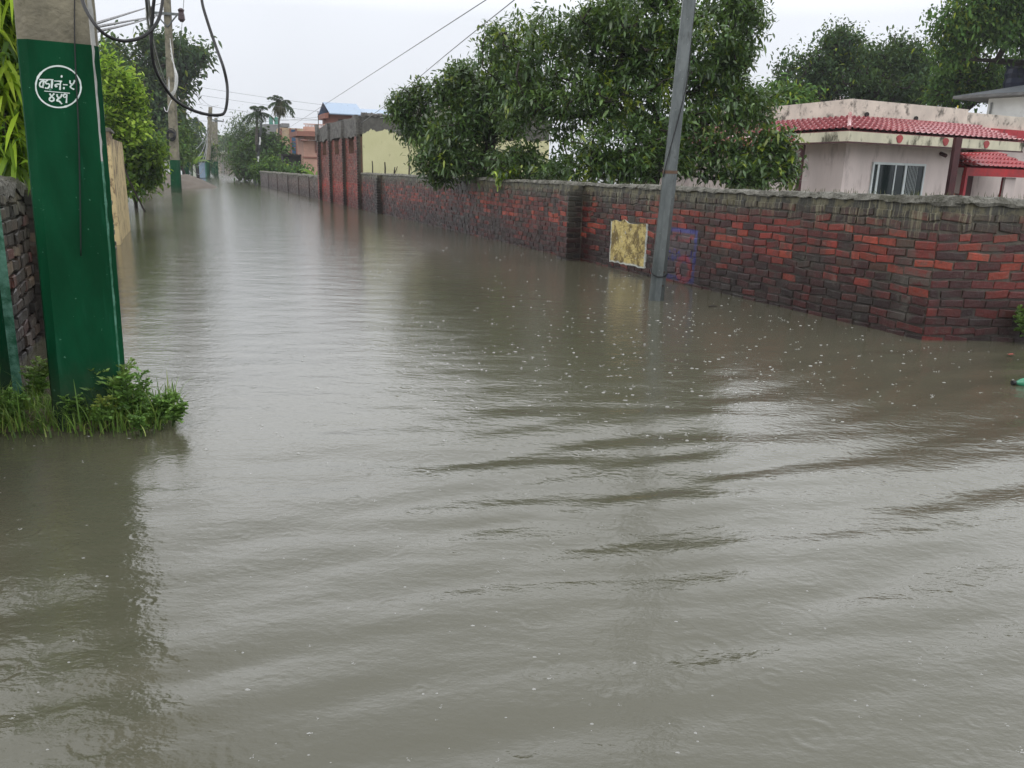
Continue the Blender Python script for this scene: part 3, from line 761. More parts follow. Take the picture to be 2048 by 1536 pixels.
# thin cable tacked down the front face
cp = [face_pt((px-20)*10.24, (py-100)*10.24)+pn*.006 for px, py in ((150, -60), (149, 0), (149, 80), (153, 180), (157, 260), (160, 400), (161.5, 512))]
cable('dangling_cable', cp, [.0028]*(6*8+1), M_cable, 'thin black cable hanging down the face of the near green pole')
topz = pole_c(5.5)
cable('looped_cable', [topz+axX*.05-axY*.02, D(158, -60, 3.7), D(165, 0, 3.65), D(176, 27, 3.62), D(195, 55, 3.6), D(217, 73, 3.62), D(248, 82, 3.68), D(280, 76, 3.75), D(303, 60, 3.8), D(318, 36, 3.85), D(325, 0, 3.9), D(326, -60, 3.95), topz+axX*.2], .0075, M_cable, 'short loop of thick black cable hanging beside the top of the near green pole', 'cable', 'black cable loops')
cable('looped_cable', [topz+axX*.15, D(309, -40, 4.0), D(306, 20, 4.0), D(303, 60, 4.0), D(303, 95, 4.0), D(308, 130, 4.02), D(322, 162, 4.05), D(345, 195, 4.1), D(368, 212, 4.12), D(395, 224, 4.15), D(422, 230, 4.2), D(444, 229, 4.22), D(451, 220, 4.24), D(454.5, 198, 4.25), D(454, 168, 4.3), D(446, 132, 4.3), D(430, 88, 4.4), D(414, 40, 4.45), D(404, 3, 4.5), D(399, -60, 4.6), D(385, -160, 4.6), topz+axX*.3], .0075, M_cable, 'big drooping loop of thick black cable hanging over the street in the upper left', 'cable', 'black cable loops')

# second green pole at the left edge
b0, b1 = D(-30, 800, 3.9), D(40, 797, 3.95); t0_, t1_ = D(-75, 450, 4.0), D(-6, 430, 4.05)
gl = thing('stay_pole', (b0[0]+.05, b0[1], GZ), 'green painted stub pole with worn pale edge at the left margin', 'pole')
b = MB()
def gring(f, dx=0):
    L_, R_ = b0+(t0_-b0)*f, b1+(t1_-b1)*f
    y_ = np.array([-.085, .12, 0]); ch = np.array([.025, .03, 0])
    return np.array([L_, R_-np.array([.03, 0, 0]), R_+ch*.4, R_+y_, L_+y_])
b.hexa(gring(-.25), gring(2.6)); b.build('painted_shaft', M_green, gl)
b = MB(); fs = np.linspace(-.1, 2.5, 30)
Ls = [gring(f)[1]+np.array([.001, -.003, 0]) for f in fs]; Rs = [gring(f)[2]+np.array([.003, -.002, 0]) for f in fs]
R2 = [gring(f)[2]+np.array([-.002, .004, 0]) for f in fs]; q = np.arange(29)
b.add(np.array(Ls+Rs+R2), [np.stack([q, q+1, q+31, q+30], 1), np.stack([q+30, q+31, q+61, q+60], 1)]); b.build('worn_edge', M_gedge, gl)

# steel pole leaning in the water
t = NT('galvanised steel'); o = t.obj()
b_ = t.mix(t.ramp(t.noise(t.scale(o, (1, 1, .3)), 7, 6, .65), .3, .7), (.075, .088, .088), (.155, .172, .172))
b_ = t.mix(t.ramp(t.noise(t.scale(o, (1, 1, .4)), 16, 5), .62, .72, 0, .7), b_, (.055, .06, .055))
b_ = t.mix(t.ramp(t.noise(o, 45, 3), .68, .74, 0, .7), b_, (.33, .35, .34))
t.set(b_, .42, .35, .5); t.bump(t.noise(o, 30, 4), .003); M_steel = t.m
q0 = G(1312, 600); q1 = D(1360, 230, 8.36); qt = D(1378, 0, 8.36)
sdv = (qt-q0)/(qt[2]-q0[2])
pst = thing('steel_pole', (*(q0+sdv*GZ)[:2], GZ), 'grey galvanised steel pole leaning right, standing in the water by the brick wall', 'pole')
def sring(z, r_, n=8): c = q0+sdv*z; a = np.linspace(0, 2*pi, n, endpoint=False)+pi/8; return np.stack([c[0]+r_*np.cos(a), c[1]+r_*np.sin(a), np.full(n, z)], 1)
b = MB(); b.hexa(sring(GZ, .083), sring(1.30, .073)); b.build('lower_shaft', M_steel, pst)
b = MB(); b.hexa(sring(1.301, .069), sring(6.5, .05)); b.build('upper_shaft', M_steel, pst)
b = MB(); b.hexa(sring(1.285, .077), sring(1.315, .077)); b.build('joint_band', surf('rusty band', (.13, .075, .045), .7), pst)
for zz_ in (.16, .30):
    c = q0+sdv*zz_+np.array([.04, -.066, 0]); b = MB(); b.tube([c+np.array([0, .03, 0]), c+np.array([0, -.012, 0])], .011, 6); b.build('bolt', M_rust, pst)
wp = []
for k in range(26):
    f = k/25; z = 1.25+1.05*f if True else 0; a = -2.7+2.4*f; c = q0+sdv*z; r_ = .077-.003*f; wp.append((c[0]+r_*math.cos(a), c[1]+r_*math.sin(a), z))
wp2 = [(c:=q0+sdv*z, (c[0]+.060*math.cos(-.3+.1*math.sin(z*5)), c[1]+.070*math.sin(-.3), z))[1] for z in np.linspace(2.3, 6.4, 16)]
b = MB(); b.tube(wp+wp2[1:], .0055, 5); tag(b.build('pole_wire', M_cable, origin=wp[0]), 'thin black wire wound round the leaning steel pole', 'wire')
ring_ = [(c:=q0+sdv*(.30+.05*math.sin(a)), (c[0]+.085*math.cos(a), c[1]+.085*math.sin(a), c[2]))[1] for a in np.linspace(0, 2*pi, 25)]
b = MB(); b.tube(ring_, .006, 5); tag(b.build('tie_wire', M_cable, origin=ring_[0]), 'dark wire tied round the foot of the steel pole', 'wire')

# poles down the street
def street_pole(base, topp, w0, w1, zgreen, label, arms=(), group='utility poles down the street', name='utility_pole', conc=M_conc, ext=1.0):
    base = np.asarray(base, float); topp = np.asarray(topp, float); dv = (topp-base)/(topp[2]-base[2])
    r = thing(name, (*(base+dv*(GZ-base[2]))[:2], GZ), label, 'utility pole', group)
    c = lambda z: base+dv*(z-base[2])
    wz = lambda z: w0+(w1-w0)*(z-base[2])/(topp[2]-base[2])
    ax = np.array([1., 0, 0]); ay = np.array([0, 1., 0])
    zt = topp[2]*ext
    if zgreen:
        b = MB(); b.hexa(octo(c(GZ), ax, ay, wz(0)+.02, wz(0)*.8, wz(0)*.15), octo(c(zgreen), ax, ay, wz(zgreen)+.02, wz(zgreen)*.8, wz(0)*.15)); b.build('painted_base', M_green, r)
    z0 = zgreen+.001 if zgreen else GZ
    b = MB(); b.hexa(octo(c(z0), ax, ay, wz(z0), wz(z0)*.75, wz(z0)*.15), octo(c(zt), ax, ay, max(wz(zt), .06), max(wz(zt), .06)*.75, .01)); b.build('shaft', conc, r)
    for (z, half, tilt, kind) in arms:
        cc = c(z)+np.array([0, -wz(z)*.55, 0]); e_ = np.array([1, 0, tilt])*half
        th_ = .10 if half < .7 else .17
        b = MB(); L_ = np.linalg.norm(e_)*2; axm = np.array([e_/np.linalg.norm(e_), [0, 1, 0], np.cross(e_/np.linalg.norm(e_), [0, 1, 0])])
        b.box(cc, (L_, th_, th_), axm); b.build('crossarm', M_steel, r)
        for sg in (-1, 1):
            p = cc+e_*sg
            b = MB()
            if kind == 'barrel': b.tube([p+np.array([0, -.02, .26]), p+np.array([0, 0, .2]), p+np.array([0, 0, .08]), p, p-np.array([0, 0, .2]), p-np.array([0, 0, .3])], [.05, .14, .11, .13, .15, .07], 10)
            else: b.tube([p, p+np.array([0, 0, .12]), p+np.array([0, 0, .2]), p+np.array([0, 0, .28])], [.03, .03, .07, .04], 8)
            b.build('insulator', M_ins, r)
            if kind == 'barrel':
                b = MB(); b.tube([cc+e_*sg*.75, c(z-.55)-np.array([0, wz(z)*.4, 0])], .035, 5); b.build('brace', M_steel, r)
    return r, c
M_ins = surf('brown porcelain', (.035, .015, .018), .3, .3, 6, bump=0)
p2, c2 = street_pole(D(353, 385, 37.4), D(334, 0, 38.2), .40, .27, D(350, 320, 37.5)[2], 'street pole with black cable coil and brown insulators standing in front of the sand heap', [(D(332, 28, 38.1)[2], .66, -.04, 'barrel')], ext=1.12)
# black coil on it
ZC = D(347, 270, 37.6)[2]
b = MB()
for k in range(9):
    r_ = .13+.08*rng.random(); cc = c2(ZC+.12*(rng.random()-.5))+np.array([0, -.24-.03*k*.3, 0]); ph = rng.random()*6
    b.tube([cc+np.array([r_*math.cos(a), .03*math.sin(3*a+ph), r_*1.05*math.sin(a)]) for a in np.linspace(0, 2*pi, 25)], .022, 5)
tag(b.build('cable_coil', M_cable, origin=c2(ZC)), 'coil of black cable tied to the street pole above its green base', 'cable coil')
p3, c3 = street_pole(D(372, 352, 66), D(363, 140, 66), .50, .33, 1.55, 'second street pole back, behind the coil pole, half lost in dark foliage', [(D(366, 158, 66)[2], .85, .05, 'pin')], ext=1.03)
p4, c4 = street_pole(D(414, 355, 85), D(421, 214, 86), .55, .32, 1.75, 'left one of the distant street poles, tallest, with a pinned crossarm near its top', [(D(420, 231, 86)[2], .9, -.12, 'pin')])
p5, c5 = street_pole(D(432, 349, 100), D(432, 236, 101), .52, .3, 1.7, 'right one of the distant street poles, with a crossarm hung with wires', [(D(432, 241, 101)[2], .95, -.12, 'pin')])
p6, c6 = street_pole(D(426, 346, 125), D(426, 243, 125), .5, .3, 1.6, 'thin farthest street pole seen between the two distant ones', [])
M_dkpole = surf('dark wet steel', (.05, .055, .055), .5, .3, 4)
p7, c7 = street_pole(D(511, 370, 58), D(523, 243, 58), .17, .13, 0, 'dark slim pole leaning right beside the feathery trees at the street edge', [], None, 'leaning_pole', M_dkpole)
for (px, py, mat, l_) in ((514, 296, M_cable, .5), (519, 282, M_cablew, .5), (516, 318, M_cablew, .35), (517, 275, M_cable, .6)):
    p = D(px, py, 57.8); b = MB(); b.tube([p+np.array([0, 0, -l_/2]), p+np.array([.05, 0, 0]), p+np.array([.02, 0, l_/2])], .06, 6); b.build('service_box', mat, p7)

# sagging wires
def wire(a, b_, sag, r, mat, label, group, n=18):
    a = np.asarray(a); b_ = np.asarray(b_); f = np.linspace(0, 1, n)[:, None]
    P = a+(b_-a)*f; P[:, 2] -= sag*4*(f[:, 0]*(1-f[:, 0]))
    bb = MB(); bb.tube(P, r, 5)
    return tag(bb.build('overhead_wire', mat, origin=P[0]), label, 'wire', group)
g_ = 'wires between the near pole and the coil pole'
for k, (p_, q_) in enumerate((((195, 60), (318, 47)), ((195, 70), (316, 57)), ((195, 60), (316, 61)))):
    wire(D(p_[0]-60, p_[1]+8*0+4, 5.0), c2(8.1-.25*k)+np.array([-.1, -.1, 0]), .0 if k != 1 else .1, .006+.006, M_cable, 'one of three thin dark wires running left from the coil pole', g_)
g_ = 'grey cables of the sagging bundle'
for k in range(9):
    dx = rng.uniform(-5, 5)
    cable('bundled_cable', [pole_c(6.2)+axX*.2, D(291+dx, -30, 5.5), D(294+dx, 15, 6.5), D(300+dx, 60, 8.5), D(309+dx*1.1, 105, 13), D(323+dx*.9, 150, 20), D(337+dx*.6, 180, 28), c2(5.0)+np.array([0, -.2, 0])], .0026+.0003*k, M_cableg if k % 3 else M_cablew, 'one strand of the grey cable bundle sagging towards the coil pole', 'cable', g_, 5)
g_ = 'pale cables looped on the coil pole'
for k in range(5):
    x0 = 348+k*1.3
    cable('pale_cable', [c2(6.6-.2*k)+np.array([.15, -.25, 0]), D(x0+2, 150, 37.2), D(x0, 178, 37), D(x0-8-k, 186+k*2, 37), D(338-k, 178, 37)], .011, M_cablew, 'one of the pale cables looped on the side of the coil pole', 'cable', g_, 5)
cable('pale_cable', [D(343, 200, 37), D(338, 212, 37), D(335, 223, 37), D(331, 222, 37), D(328, 214, 37)], .02, M_cablew, 'short white cable end curling below the cable loops on the coil pole', 'cable', g_, 5)
wire(D(990, -12, 11), D(545, 277, 75), .0, .0065, M_cableg, 'higher of the two long wires slanting down from the top edge to the left', 'wires slanting over the street')
cable('overhead_wire', [D(1036, -6, 10), D(900, 103, 14), D(770, 211, 20), D(718, 248, 27), D(670, 272, 35), D(620, 281, 45), D(570, 268, 52), c7(4.9)], .006, M_cableg, 'lower of the two long wires, dipping past the gatehouse to the leaning pole', 'wire', 'wires slanting over the street')
g_ = 'faint wires across the far sky'
for k, (ya, yb, xb) in enumerate(((170, 262, 900), (186, 275, 900), (205, 280, 800), (224, 268, 700), (240, 262, 650))):
    wire(D(374, ya, 66), D(xb, yb-30, 75), .3, .011, M_cableg, 'one of the faint thin wires crossing the sky from the far poles', g_)
wire(c3(7.6)+np.array([.8, 0, .2]), c4(7.1)+np.array([-.8, 0, .2]), .6, .016, M_cableg, 'one of the faint thin wires crossing the sky from the far poles', g_)
wire(c3(7.5)+np.array([.5, 0, .2]), c4(7.0)+np.array([.8, 0, .2]), .8, .016, M_cableg, 'one of the faint thin wires crossing the sky from the far poles', g_)
for k in range(4):
    wire(c4(5.2-.6*k)+np.array([0, -.3, 0]), D(365+4*k, 290+9*k, 70), 1.2+.3*k, .03, M_cableg, 'one of the grey cables fanning out left from the distant poles', 'cables fanning from the distant poles')
wire(c2(9.2)+np.array([.7, 0, .2]), D(357, -60, 30), 0, .012, M_cableg, 'thin wire rising from the right insulator of the coil pole', None)
wire(c2(8.3)+np.array([.75, 0, 0]), c3(7.6)+np.array([-.4, 0, .2]), .2, .012, M_cableg, 'thin wire dropping from the right insulator of the coil pole', None)

# ------------------------------------------------------------------ foliage
def unit(v): return v/(np.linalg.norm(v, axis=-1, keepdims=True)+1e-12)
def leaves(b, P, d, L, W, droop, col, roll=.5):
    n = len(P); d = unit(d); z = np.array([0, 0, 1.0])
    side = np.cross(d, z); bad = np.linalg.norm(side, axis=1) < .1; side[bad] = [1, 0, 0]; side = unit(side)
    up = np.cross(side, d)
    roll_ = rng.normal(0, roll, n)[:, None]; side = unit(side*np.cos(roll_)+up*np.sin(roll_))
    L = np.broadcast_to(L, (n,))[:, None]; W = np.broadcast_to(W, (n,))[:, None]
    dr = droop*L*z
    m1 = P+d*L*.33-dr*.10; m2 = P+d*L*.68-dr*.38; tip = P+d*L*.97-dr*.8
    V = np.stack([P, m1-side*W*.5, m1+side*W*.5, m2-side*W*.42, m2+side*W*.42, tip], 1).reshape(-1, 3)
    k = np.arange(n)[:, None]*6
    b.add(V, [k+np.array([[0, 2, 1]]), k+np.array([[1, 2, 4, 3]]), k+np.array([[3, 4, 5]])], np.repeat(col, 6, 0))

def rand_dir(n): return unit(rng.normal(0, 1, (n, 3)))

def skeleton(base, tips, hubs, r0, spread=1.0):
    """grow limbs from the base through hubs to twig tips; returns node positions, parents, radii"""
    nodes = [np.asarray(base, float)]; par = [-1]
    def chain(i0, p, step):
        a = nodes[i0]; d = np.linalg.norm(p-a); k = max(int(d/step), 1)
        last = i0; bend = rng.normal(0, .10*d, 3); bend[2] = abs(bend[2])*.4
        for q in range(1, k+1):
            f = q/k; nodes.append(a+(p-a)*f+bend*math.sin(pi*f)+rng.normal(0, .015*d/k, 3)); par.append(last); last = len(nodes)-1
        return last
    hubs = sorted(hubs, key=lambda h: np.linalg.norm(h-nodes[0]))
    for h in hubs:
        A = np.array(nodes); dist = np.linalg.norm(A-h, axis=1)+.25*np.linalg.norm(A-nodes[0], axis=1)+np.maximum(A[:, 2]-h[2], 0)*1.0
        chain(int(np.argmin(dist)), h, .25*spread)
    T = np.array(sorted(list(tips), key=lambda h: np.linalg.norm(h-nodes[0])))
    for p in T:
        A = np.array(nodes); dist = np.linalg.norm(A-p, axis=1)+np.maximum(A[:, 2]-p[2], 0)*.5
        chain(int(np.argmin(dist)), p, .3*spread)
    N = len(nodes); cnt = np.zeros(N); kids = np.zeros(N)
    for i_ in range(N-1, 0, -1):
        if kids[i_] == 0: cnt[i_] = 1
        cnt[par[i_]] += cnt[i_]; kids[par[i_]] += 1
    rr = r0*(cnt/max(cnt[0], 1))**.45
    return np.array(nodes), par, rr

M_bark = surf('dark wet bark', (.035, .028, .022), .75, .4, 9, bump=.02, bscale=20)
M_barkg = surf('grey bark', (.09, .08, .065), .75, .35, 9, bump=.02, bscale=20)
M_leaf = leafmat('glossy leaf', .30, .3, .6); M_leafb = leafmat('light leaf', .5, .55, .25)
M_leaff = leafmat('far leaf', .7, .25, .15)
GREENS = {'mango': [(.046, .092, .028), (.064, .122, .036), (.034, .070, .024), (.10, .17, .042), (.074, .135, .038)],
          'dark': [(.042, .078, .036), (.056, .10, .045), (.032, .062, .030), (.075, .125, .045)],
          'mid': [(.055, .12, .03), (.075, .15, .036), (.042, .092, .027), (.10, .18, .045)],
          'bright': [(.34, .52, .07), (.42, .58, .08), (.26, .43, .05), (.46, .62, .10)],
          'yellow': [(.32, .46, .035), (.42, .55, .05), (.22, .36, .03), (.13, .25, .02)],
          'feather': [(.075, .12, .055), (.095, .15, .07), (.06, .10, .045)]}

def sample_lobes(lobes, n, shell=.45, depthf=1.0, sub=12, szr=(.2, .36)):
    """lobes: (px, py, rx, ry, Y); each lobe holds clumps set towards its rim, so gaps open between them"""
    w_ = np.array([l[2]*l[3]*l[4]**2 for l in lobes], float); w_ /= w_.sum()
    out = []
    for l, q in zip(lobes, w_):
        px, py, rx, ry, Y = l; c = D(px, py, Y); s_ = Y/FPX; rd = (rx+ry)/2*s_*depthf; R3 = np.array([rx*s_, rd, ry*s_])
        m_ = max(int(round(n*q)), 3); ns = max(int(sub*(.6+.8*rng.random())), 4)
        dirs = rand_dir(ns); rr = (shell+(1-shell)*rng.random(ns))[:, None]**.7*.86
        cen = dirs*rr; sz = rng.uniform(*szr, ns); ww = sz**2; ww /= ww.sum()
        k = rng.choice(ns, m_, p=ww); off = rng.normal(0, 1, (m_, 3)); off *= np.minimum(1, 1.7/np.linalg.norm(off, axis=1))[:, None]
        out.append(c+(cen[k]+off*sz[k][:, None])*R3)
    return np.vstack(out)

def tree(name, label, base, lobes, n_cl, leaf=(.2, .05), per=11, pal='mango', cat='tree', trunk_r=.16, group=None, droop=.5, spread_=.16, flush=.06, flushcol=(.20, .26, .03), shell=.45, mat=None, bark=None, trunk_pts=None, maxdraw=.006, twig=1.0, upright=0.0, depthf=1.0, ntips=None, zmin=None, hub=True, sub=12, szr=(.2, .36), roll=.5):
    mat = mat or M_leaf; bark = bark or M_bark
    base = np.asarray(base, float)
    root = thing(name, base, label, cat, group)
    cl = sample_lobes(lobes, n_cl, shell, depthf, sub, szr)
    if zmin is not None: cl = cl[cl[:, 2] > zmin]
    hubs = [D(l[0], l[1]+l[3]*.3, l[4]) for l in lobes] if hub else []
    hubs = [h for h in hubs if h[2] > base[2]+.3]
    tips = cl[rng.permutation(len(cl))[:(ntips or min(len(cl), 420))]]
    nodes, par, rr = skeleton(base if trunk_pts is None else trunk_pts[-1], tips, hubs, trunk_r if trunk_pts is None else trunk_r*.85, twig)
    b = MB()
    if trunk_pts is not None:
        tp = smooth_pts([base]+list(trunk_pts), 5); b.tube(tp, np.linspace(trunk_r*1.15, trunk_r*.85, len(tp)), 9)
    for i_ in range(1, len(nodes)):
        if rr[i_] < maxdraw: continue
        p = par[i_]; r1 = rr[p] if p and rr[p] < rr[i_]*1.6 else rr[i_]*1.25
        b.tube([nodes[p], nodes[i_]], [r1, rr[i_]], 7 if rr[i_] > .04 else 4, cap=False)
    if b.n: b.build('trunk', bark, root, smooth=True)
    # whorls of leaves
    pc = np.array(GREENS[pal]); n = len(cl)
    ccol = pc[rng.integers(len(pc), size=n)]*rng.uniform(.6, 1.4, (n, 1))
    fl = rng.random(n) < flush; ccol[fl] = np.array(flushcol)*rng.uniform(.7, 1.15, (fl.sum(), 1))
    P = np.repeat(cl, per, 0)+rng.normal(0, spread_*.5, (n*per, 3))
    axis = np.repeat(unit(rand_dir(n)+np.array([0, 0, .4+upright])), per, 0)
    d = unit(rand_dir(n*per)+axis*.8+np.array([0, 0, -.25+upright*1.2]))
    L = leaf[0]*rng.uniform(.65, 1.25, n*per); W = leaf[1]*rng.uniform(.75, 1.25, n*per)
    c = np.repeat(ccol, per, 0)*rng.uniform(.75, 1.25, (n*per, 1))
    lb = MB(); sv = np.repeat(rng.uniform(.7, 1.3, n), per); leaves(lb, P, d, L*sv, W*sv, droop, c); lb.build('crown', mat, root)
    return root

# mango trees over the right wall
tree('mango_tree', 'big mango tree with a curved dark trunk behind the steel pole', D(1285, 420, 14.8)*np.array([1, 1, 0])+np.array([0, 0, GZ]),
     [(1085, 130, 105, 85, 16), (1180, 95, 80, 70, 15.6), (1120, 215, 115, 70, 15.4), (1245, 75, 75, 85, 15.2), (1330, 40, 70, 60, 15.2), (1260, 190, 100, 80, 14.8),
      (1230, 290, 110, 55, 14.2), (1180, 335, 90, 32, 14.0), (1450, 70, 72, 75, 15.4), (1385, 130, 85, 85, 15.0), (1480, 150, 58, 80, 15.2), (1415, 225, 95, 55, 14.8), (1350, 275, 80, 45, 14.4), (1502, 212, 55, 34, 15), (1440, 300, 50, 26, 14.3), (1400, 330, 40, 22, 14.1), (1290, 10, 50, 40, 15.3), (1225, 25, 35, 30, 15.3), (1470, 5, 40, 35, 15.4), (1320, 335, 60, 25, 13.8)],
     3900, (.13, .036), 12, 'mango', droop=.32, trunk_r=.17, flush=.07, trunk_pts=[D(1300, 362, 14.6), D(1308, 330, 14.7), D(1330, 270, 14.9)], maxdraw=.0045)
tree('mango_tree', 'smaller mango tree at the left end, spilling over the brick wall', D(978, 420, 17)*np.array([1, 1, 0])+np.array([0, 0, GZ]),
     [(845, 235, 72, 52, 18), (800, 215, 32, 25, 18), (905, 290, 95, 52, 17), (875, 322, 58, 38, 16.8), (985, 150, 85, 80, 17), (1010, 215, 90, 45, 17), (935, 215, 65, 55, 17.2), (1050, 330, 85, 40, 15.5), (960, 328, 80, 34, 16.4), (1000, 90, 40, 40, 17), (905, 165, 40, 35, 17.3)],
     2400, (.13, .036), 12, 'mango', droop=.32, trunk_r=.13, flush=.05, trunk_pts=[D(972, 335, 17), D(985, 270, 17)], maxdraw=.0045)
tree('shrub', 'low leafy shrub against the pink house wall, right of the mango tree', D(1525, 420, 14)*np.array([1, 1, 0])+np.array([0, 0, GZ]),
     [(1530, 338, 50, 42, 14), (1558, 305, 32, 34, 14.2), (1510, 318, 40, 34, 14.2), (1500, 358, 40, 28, 14), (1575, 335, 20, 35, 14), (1545, 285, 40, 26, 14.1), (1470, 335, 36, 26, 14)],
     430, (.12, .042), 10, 'mango', 'shrub', trunk_r=.05, flush=.12)
tree('shrub', 'yellow green young shrub poking up behind the middle of the brick wall', D(1016, 420, 15.6)*np.array([1, 1, 0])+np.array([0, 0, GZ]),
     [(1015, 352, 16, 16, 15.3)], 40, (.14, .05), 8, 'yellow', 'shrub', trunk_r=.02)
# bare low limbs right of trunk
b = MB(); 
def limb(pts, r0, r1): P = smooth_pts(pts, 5); b.tube(P, np.linspace(r0, r1, len(P)), 6)
limb([D(1372, 345, 14.6), D(1430, 357, 14.4), D(1470, 348, 14.3), D(1500, 335, 14.3)], .05, .02)
limb([D(1440, 357, 14.4), D(1465, 372, 14.2), D(1490, 378, 14.2)], .03, .012)
limb([D(1405, 350, 14.5), D(1440, 320, 14.5), D(1480, 300, 14.5)], .03, .012)
limb([D(1330, 380, 14.9), D(1345, 350, 14.8), D(1372, 345, 14.6)], .07, .05)
limb([D(1450, 345, 14.4), D(1470, 325, 14.2), D(1478, 310, 14.2)], .02, .008)
tag(b.build('bare_bough', M_bark, origin=D(1330, 390, 14.9), smooth=True), 'bare dark forked bough lying low between the steel pole and the pink house', 'branch')

# trees behind the house on the right
tree('broadleaf_tree', 'dark tree behind the left end of the pink house roof', D(1640, 400, 36)*np.array([1, 1, 0])+np.array([0, 0, GZ]),
     [(1610, 145, 48, 55, 36), (1670, 90, 42, 40, 36), (1680, 140, 50, 60, 36), (1640, 185, 60, 35, 36), (1585, 180, 30, 30, 36)], 1000, (.17, .075), 12, 'dark', trunk_r=.25, spread_=.5, mat=M_leaff, group='trees behind the pink house', sub=13, szr=(.15, .29), shell=.3, maxdraw=.02, twig=2.2)
tree('broadleaf_tree', 'round mid green tree behind the middle of the pink house roof', D(1790, 400, 38)*np.array([1, 1, 0])+np.array([0, 0, GZ]),
     [(1745, 135, 45, 45, 38), (1790, 120, 50, 40, 38), (1830, 135, 50, 45, 38), (1780, 180, 75, 40, 37), (1855, 175, 40, 40, 38), (1725, 185, 40, 30, 37)], 1900, (.17, .075), 12, 'dark', trunk_r=.25, spread_=.5, mat=M_leaff, group='trees behind the pink house', sub=13, szr=(.15, .29), shell=.3, flush=.16, flushcol=(.06, .095, .025), maxdraw=.02, twig=2.2)
tree('broadleaf_tree', 'tallest tree at the upper right corner, over the grey roof', D(2130, 400, 30)*np.array([1, 1, 0])+np.array([0, 0, GZ]),
     [(1960, 60, 75, 50, 30), (1925, 35, 50, 35, 30), (2030, 30, 70, 60, 30), (1905, 110, 35, 25, 30.5), (1990, -30, 90, 60, 30), (2090, 80, 60, 60, 30), (2080, -20, 80, 70, 30)], 1900, (.17, .075), 12, 'mid', trunk_r=.13, spread_=.4, mat=M_leaff, group='trees behind the pink house', sub=13, szr=(.15, .29), shell=.3, maxdraw=.02, twig=2)
tree('broadleaf_tree', 'fresh green tree between the pink house parapet and the grey roof', D(1935, 400, 33)*np.array([1, 1, 0])+np.array([0, 0, GZ]),
     [(1940, 130, 50, 45, 33), (1905, 155, 45, 45, 33), (1960, 175, 45, 35, 33), (1900, 200, 40, 20, 33), (2010, 160, 35, 40, 34), (2035, 130, 25, 20, 34)], 900, (.17, .075), 12, 'mid', trunk_r=.2, spread_=.4, mat=M_leaff, group='trees behind the pink house', sub=13, szr=(.15, .29), shell=.3, maxdraw=.02, twig=2)
tree('shrub', 'pale green low bush between mango tree and pink house parapet', D(1560, 400, 25)*np.array([1, 1, 0])+np.array([0, 0, GZ]),
     [(1560, 205, 42, 26, 25), (1600, 205, 30, 14, 25.5)], 200, (.2, .07), 9, 'mid', 'shrub', trunk_r=.06, spread_=.3, mat=M_leaff, maxdraw=.02)
b = MB()
for k in range(6):
    p0 = D(1702, 130, 36.5); p1 = D(1712+rng.uniform(-6, 24), 60+rng.uniform(0, 40), 36.5); b.tube(smooth_pts([p0, (p0+p1)/2+rng.normal(0, .15, 3), p1], 4), np.linspace(.05, .015, 9), 5)
tag(b.build('dead_branch', M_barkg, origin=D(1702, 130, 36.5)), 'bare grey dead twigs sticking up above the dark trees behind the house', 'branch')

# left side greenery
tree('drooping_tree', 'bright yellow green tree with long hanging leaves at the left edge', (-4.7, 6.6, GZ),
     [(0, 60, 45, 120, 6.2), (-30, 200, 60, 120, 6.2), (18, 190, 26, 90, 6.0), (-10, 320, 48, 60, 6.1), (-60, 0, 90, 120, 6.4), (25, 300, 18, 50, 5.9)], 620, (.21, .032), 9, 'yellow', trunk_r=.07, spread_=.14, droop=1.1, flush=.2, flushcol=(.05, .11, .015), mat=M_leafb, ntips=100)
tree('young_tree', 'light green young tree with upright shoots behind the cream pillar', (-9.9, 22.0, GZ),
     [(225, 215, 28, 60, 21), (250, 170, 14, 45, 21), (262, 195, 24, 30, 21), (245, 235, 38, 35, 21), (215, 140, 14, 30, 21), (278, 185, 16, 12, 21), (225, 260, 30, 30, 21), (280, 260, 20, 20, 21)], 420, (.17, .07), 9, 'bright', trunk_r=.03, spread_=.22, droop=.35, upright=.5, flush=.25, flushcol=(.05, .11, .02), mat=M_leafb, ntips=120)
tree('round_bush', 'rounded glossy green bush leaning over the water beyond the cream pillar', G(272, 414)*np.array([1, 1, 0])+np.array([0, 0, GZ]),
     [(285, 300, 52, 40, 23), (270, 345, 40, 38, 23), (310, 310, 30, 36, 23), (265, 265, 35, 25, 23), (300, 345, 22, 28, 23), (260, 370, 16, 18, 22.5)], 620, (.15, .065), 9, 'mid', 'bush', trunk_r=.05, spread_=.2, droop=.4, flush=.5, flushcol=(.21, .33, .045), trunk_pts=[D(271, 395, 23.6), D(270, 378, 23.5)], mat=M_leafb, ntips=140)
tree('broadleaf_tree', 'large dark spreading tree behind the coil pole on the left', D(300, 400, 58)*np.array([1, 1, 0])+np.array([0, 0, GZ]),
     [(350, 105, 45, 32, 58), (385, 120, 26, 26, 58), (310, 110, 34, 34, 58), (255, 140, 45, 40, 58), (320, 165, 45, 45, 58), (270, 200, 60, 55, 57), (330, 235, 45, 50, 57), (290, 270, 60, 50, 56), (225, 110, 25, 25, 58), (360, 165, 22, 20, 58), (345, 280, 30, 40, 56)], 1900, (.42, .17), 8, 'dark', trunk_r=.4, spread_=.8, mat=M_leaff, droop=.4, maxdraw=.03, twig=3, shell=.3)
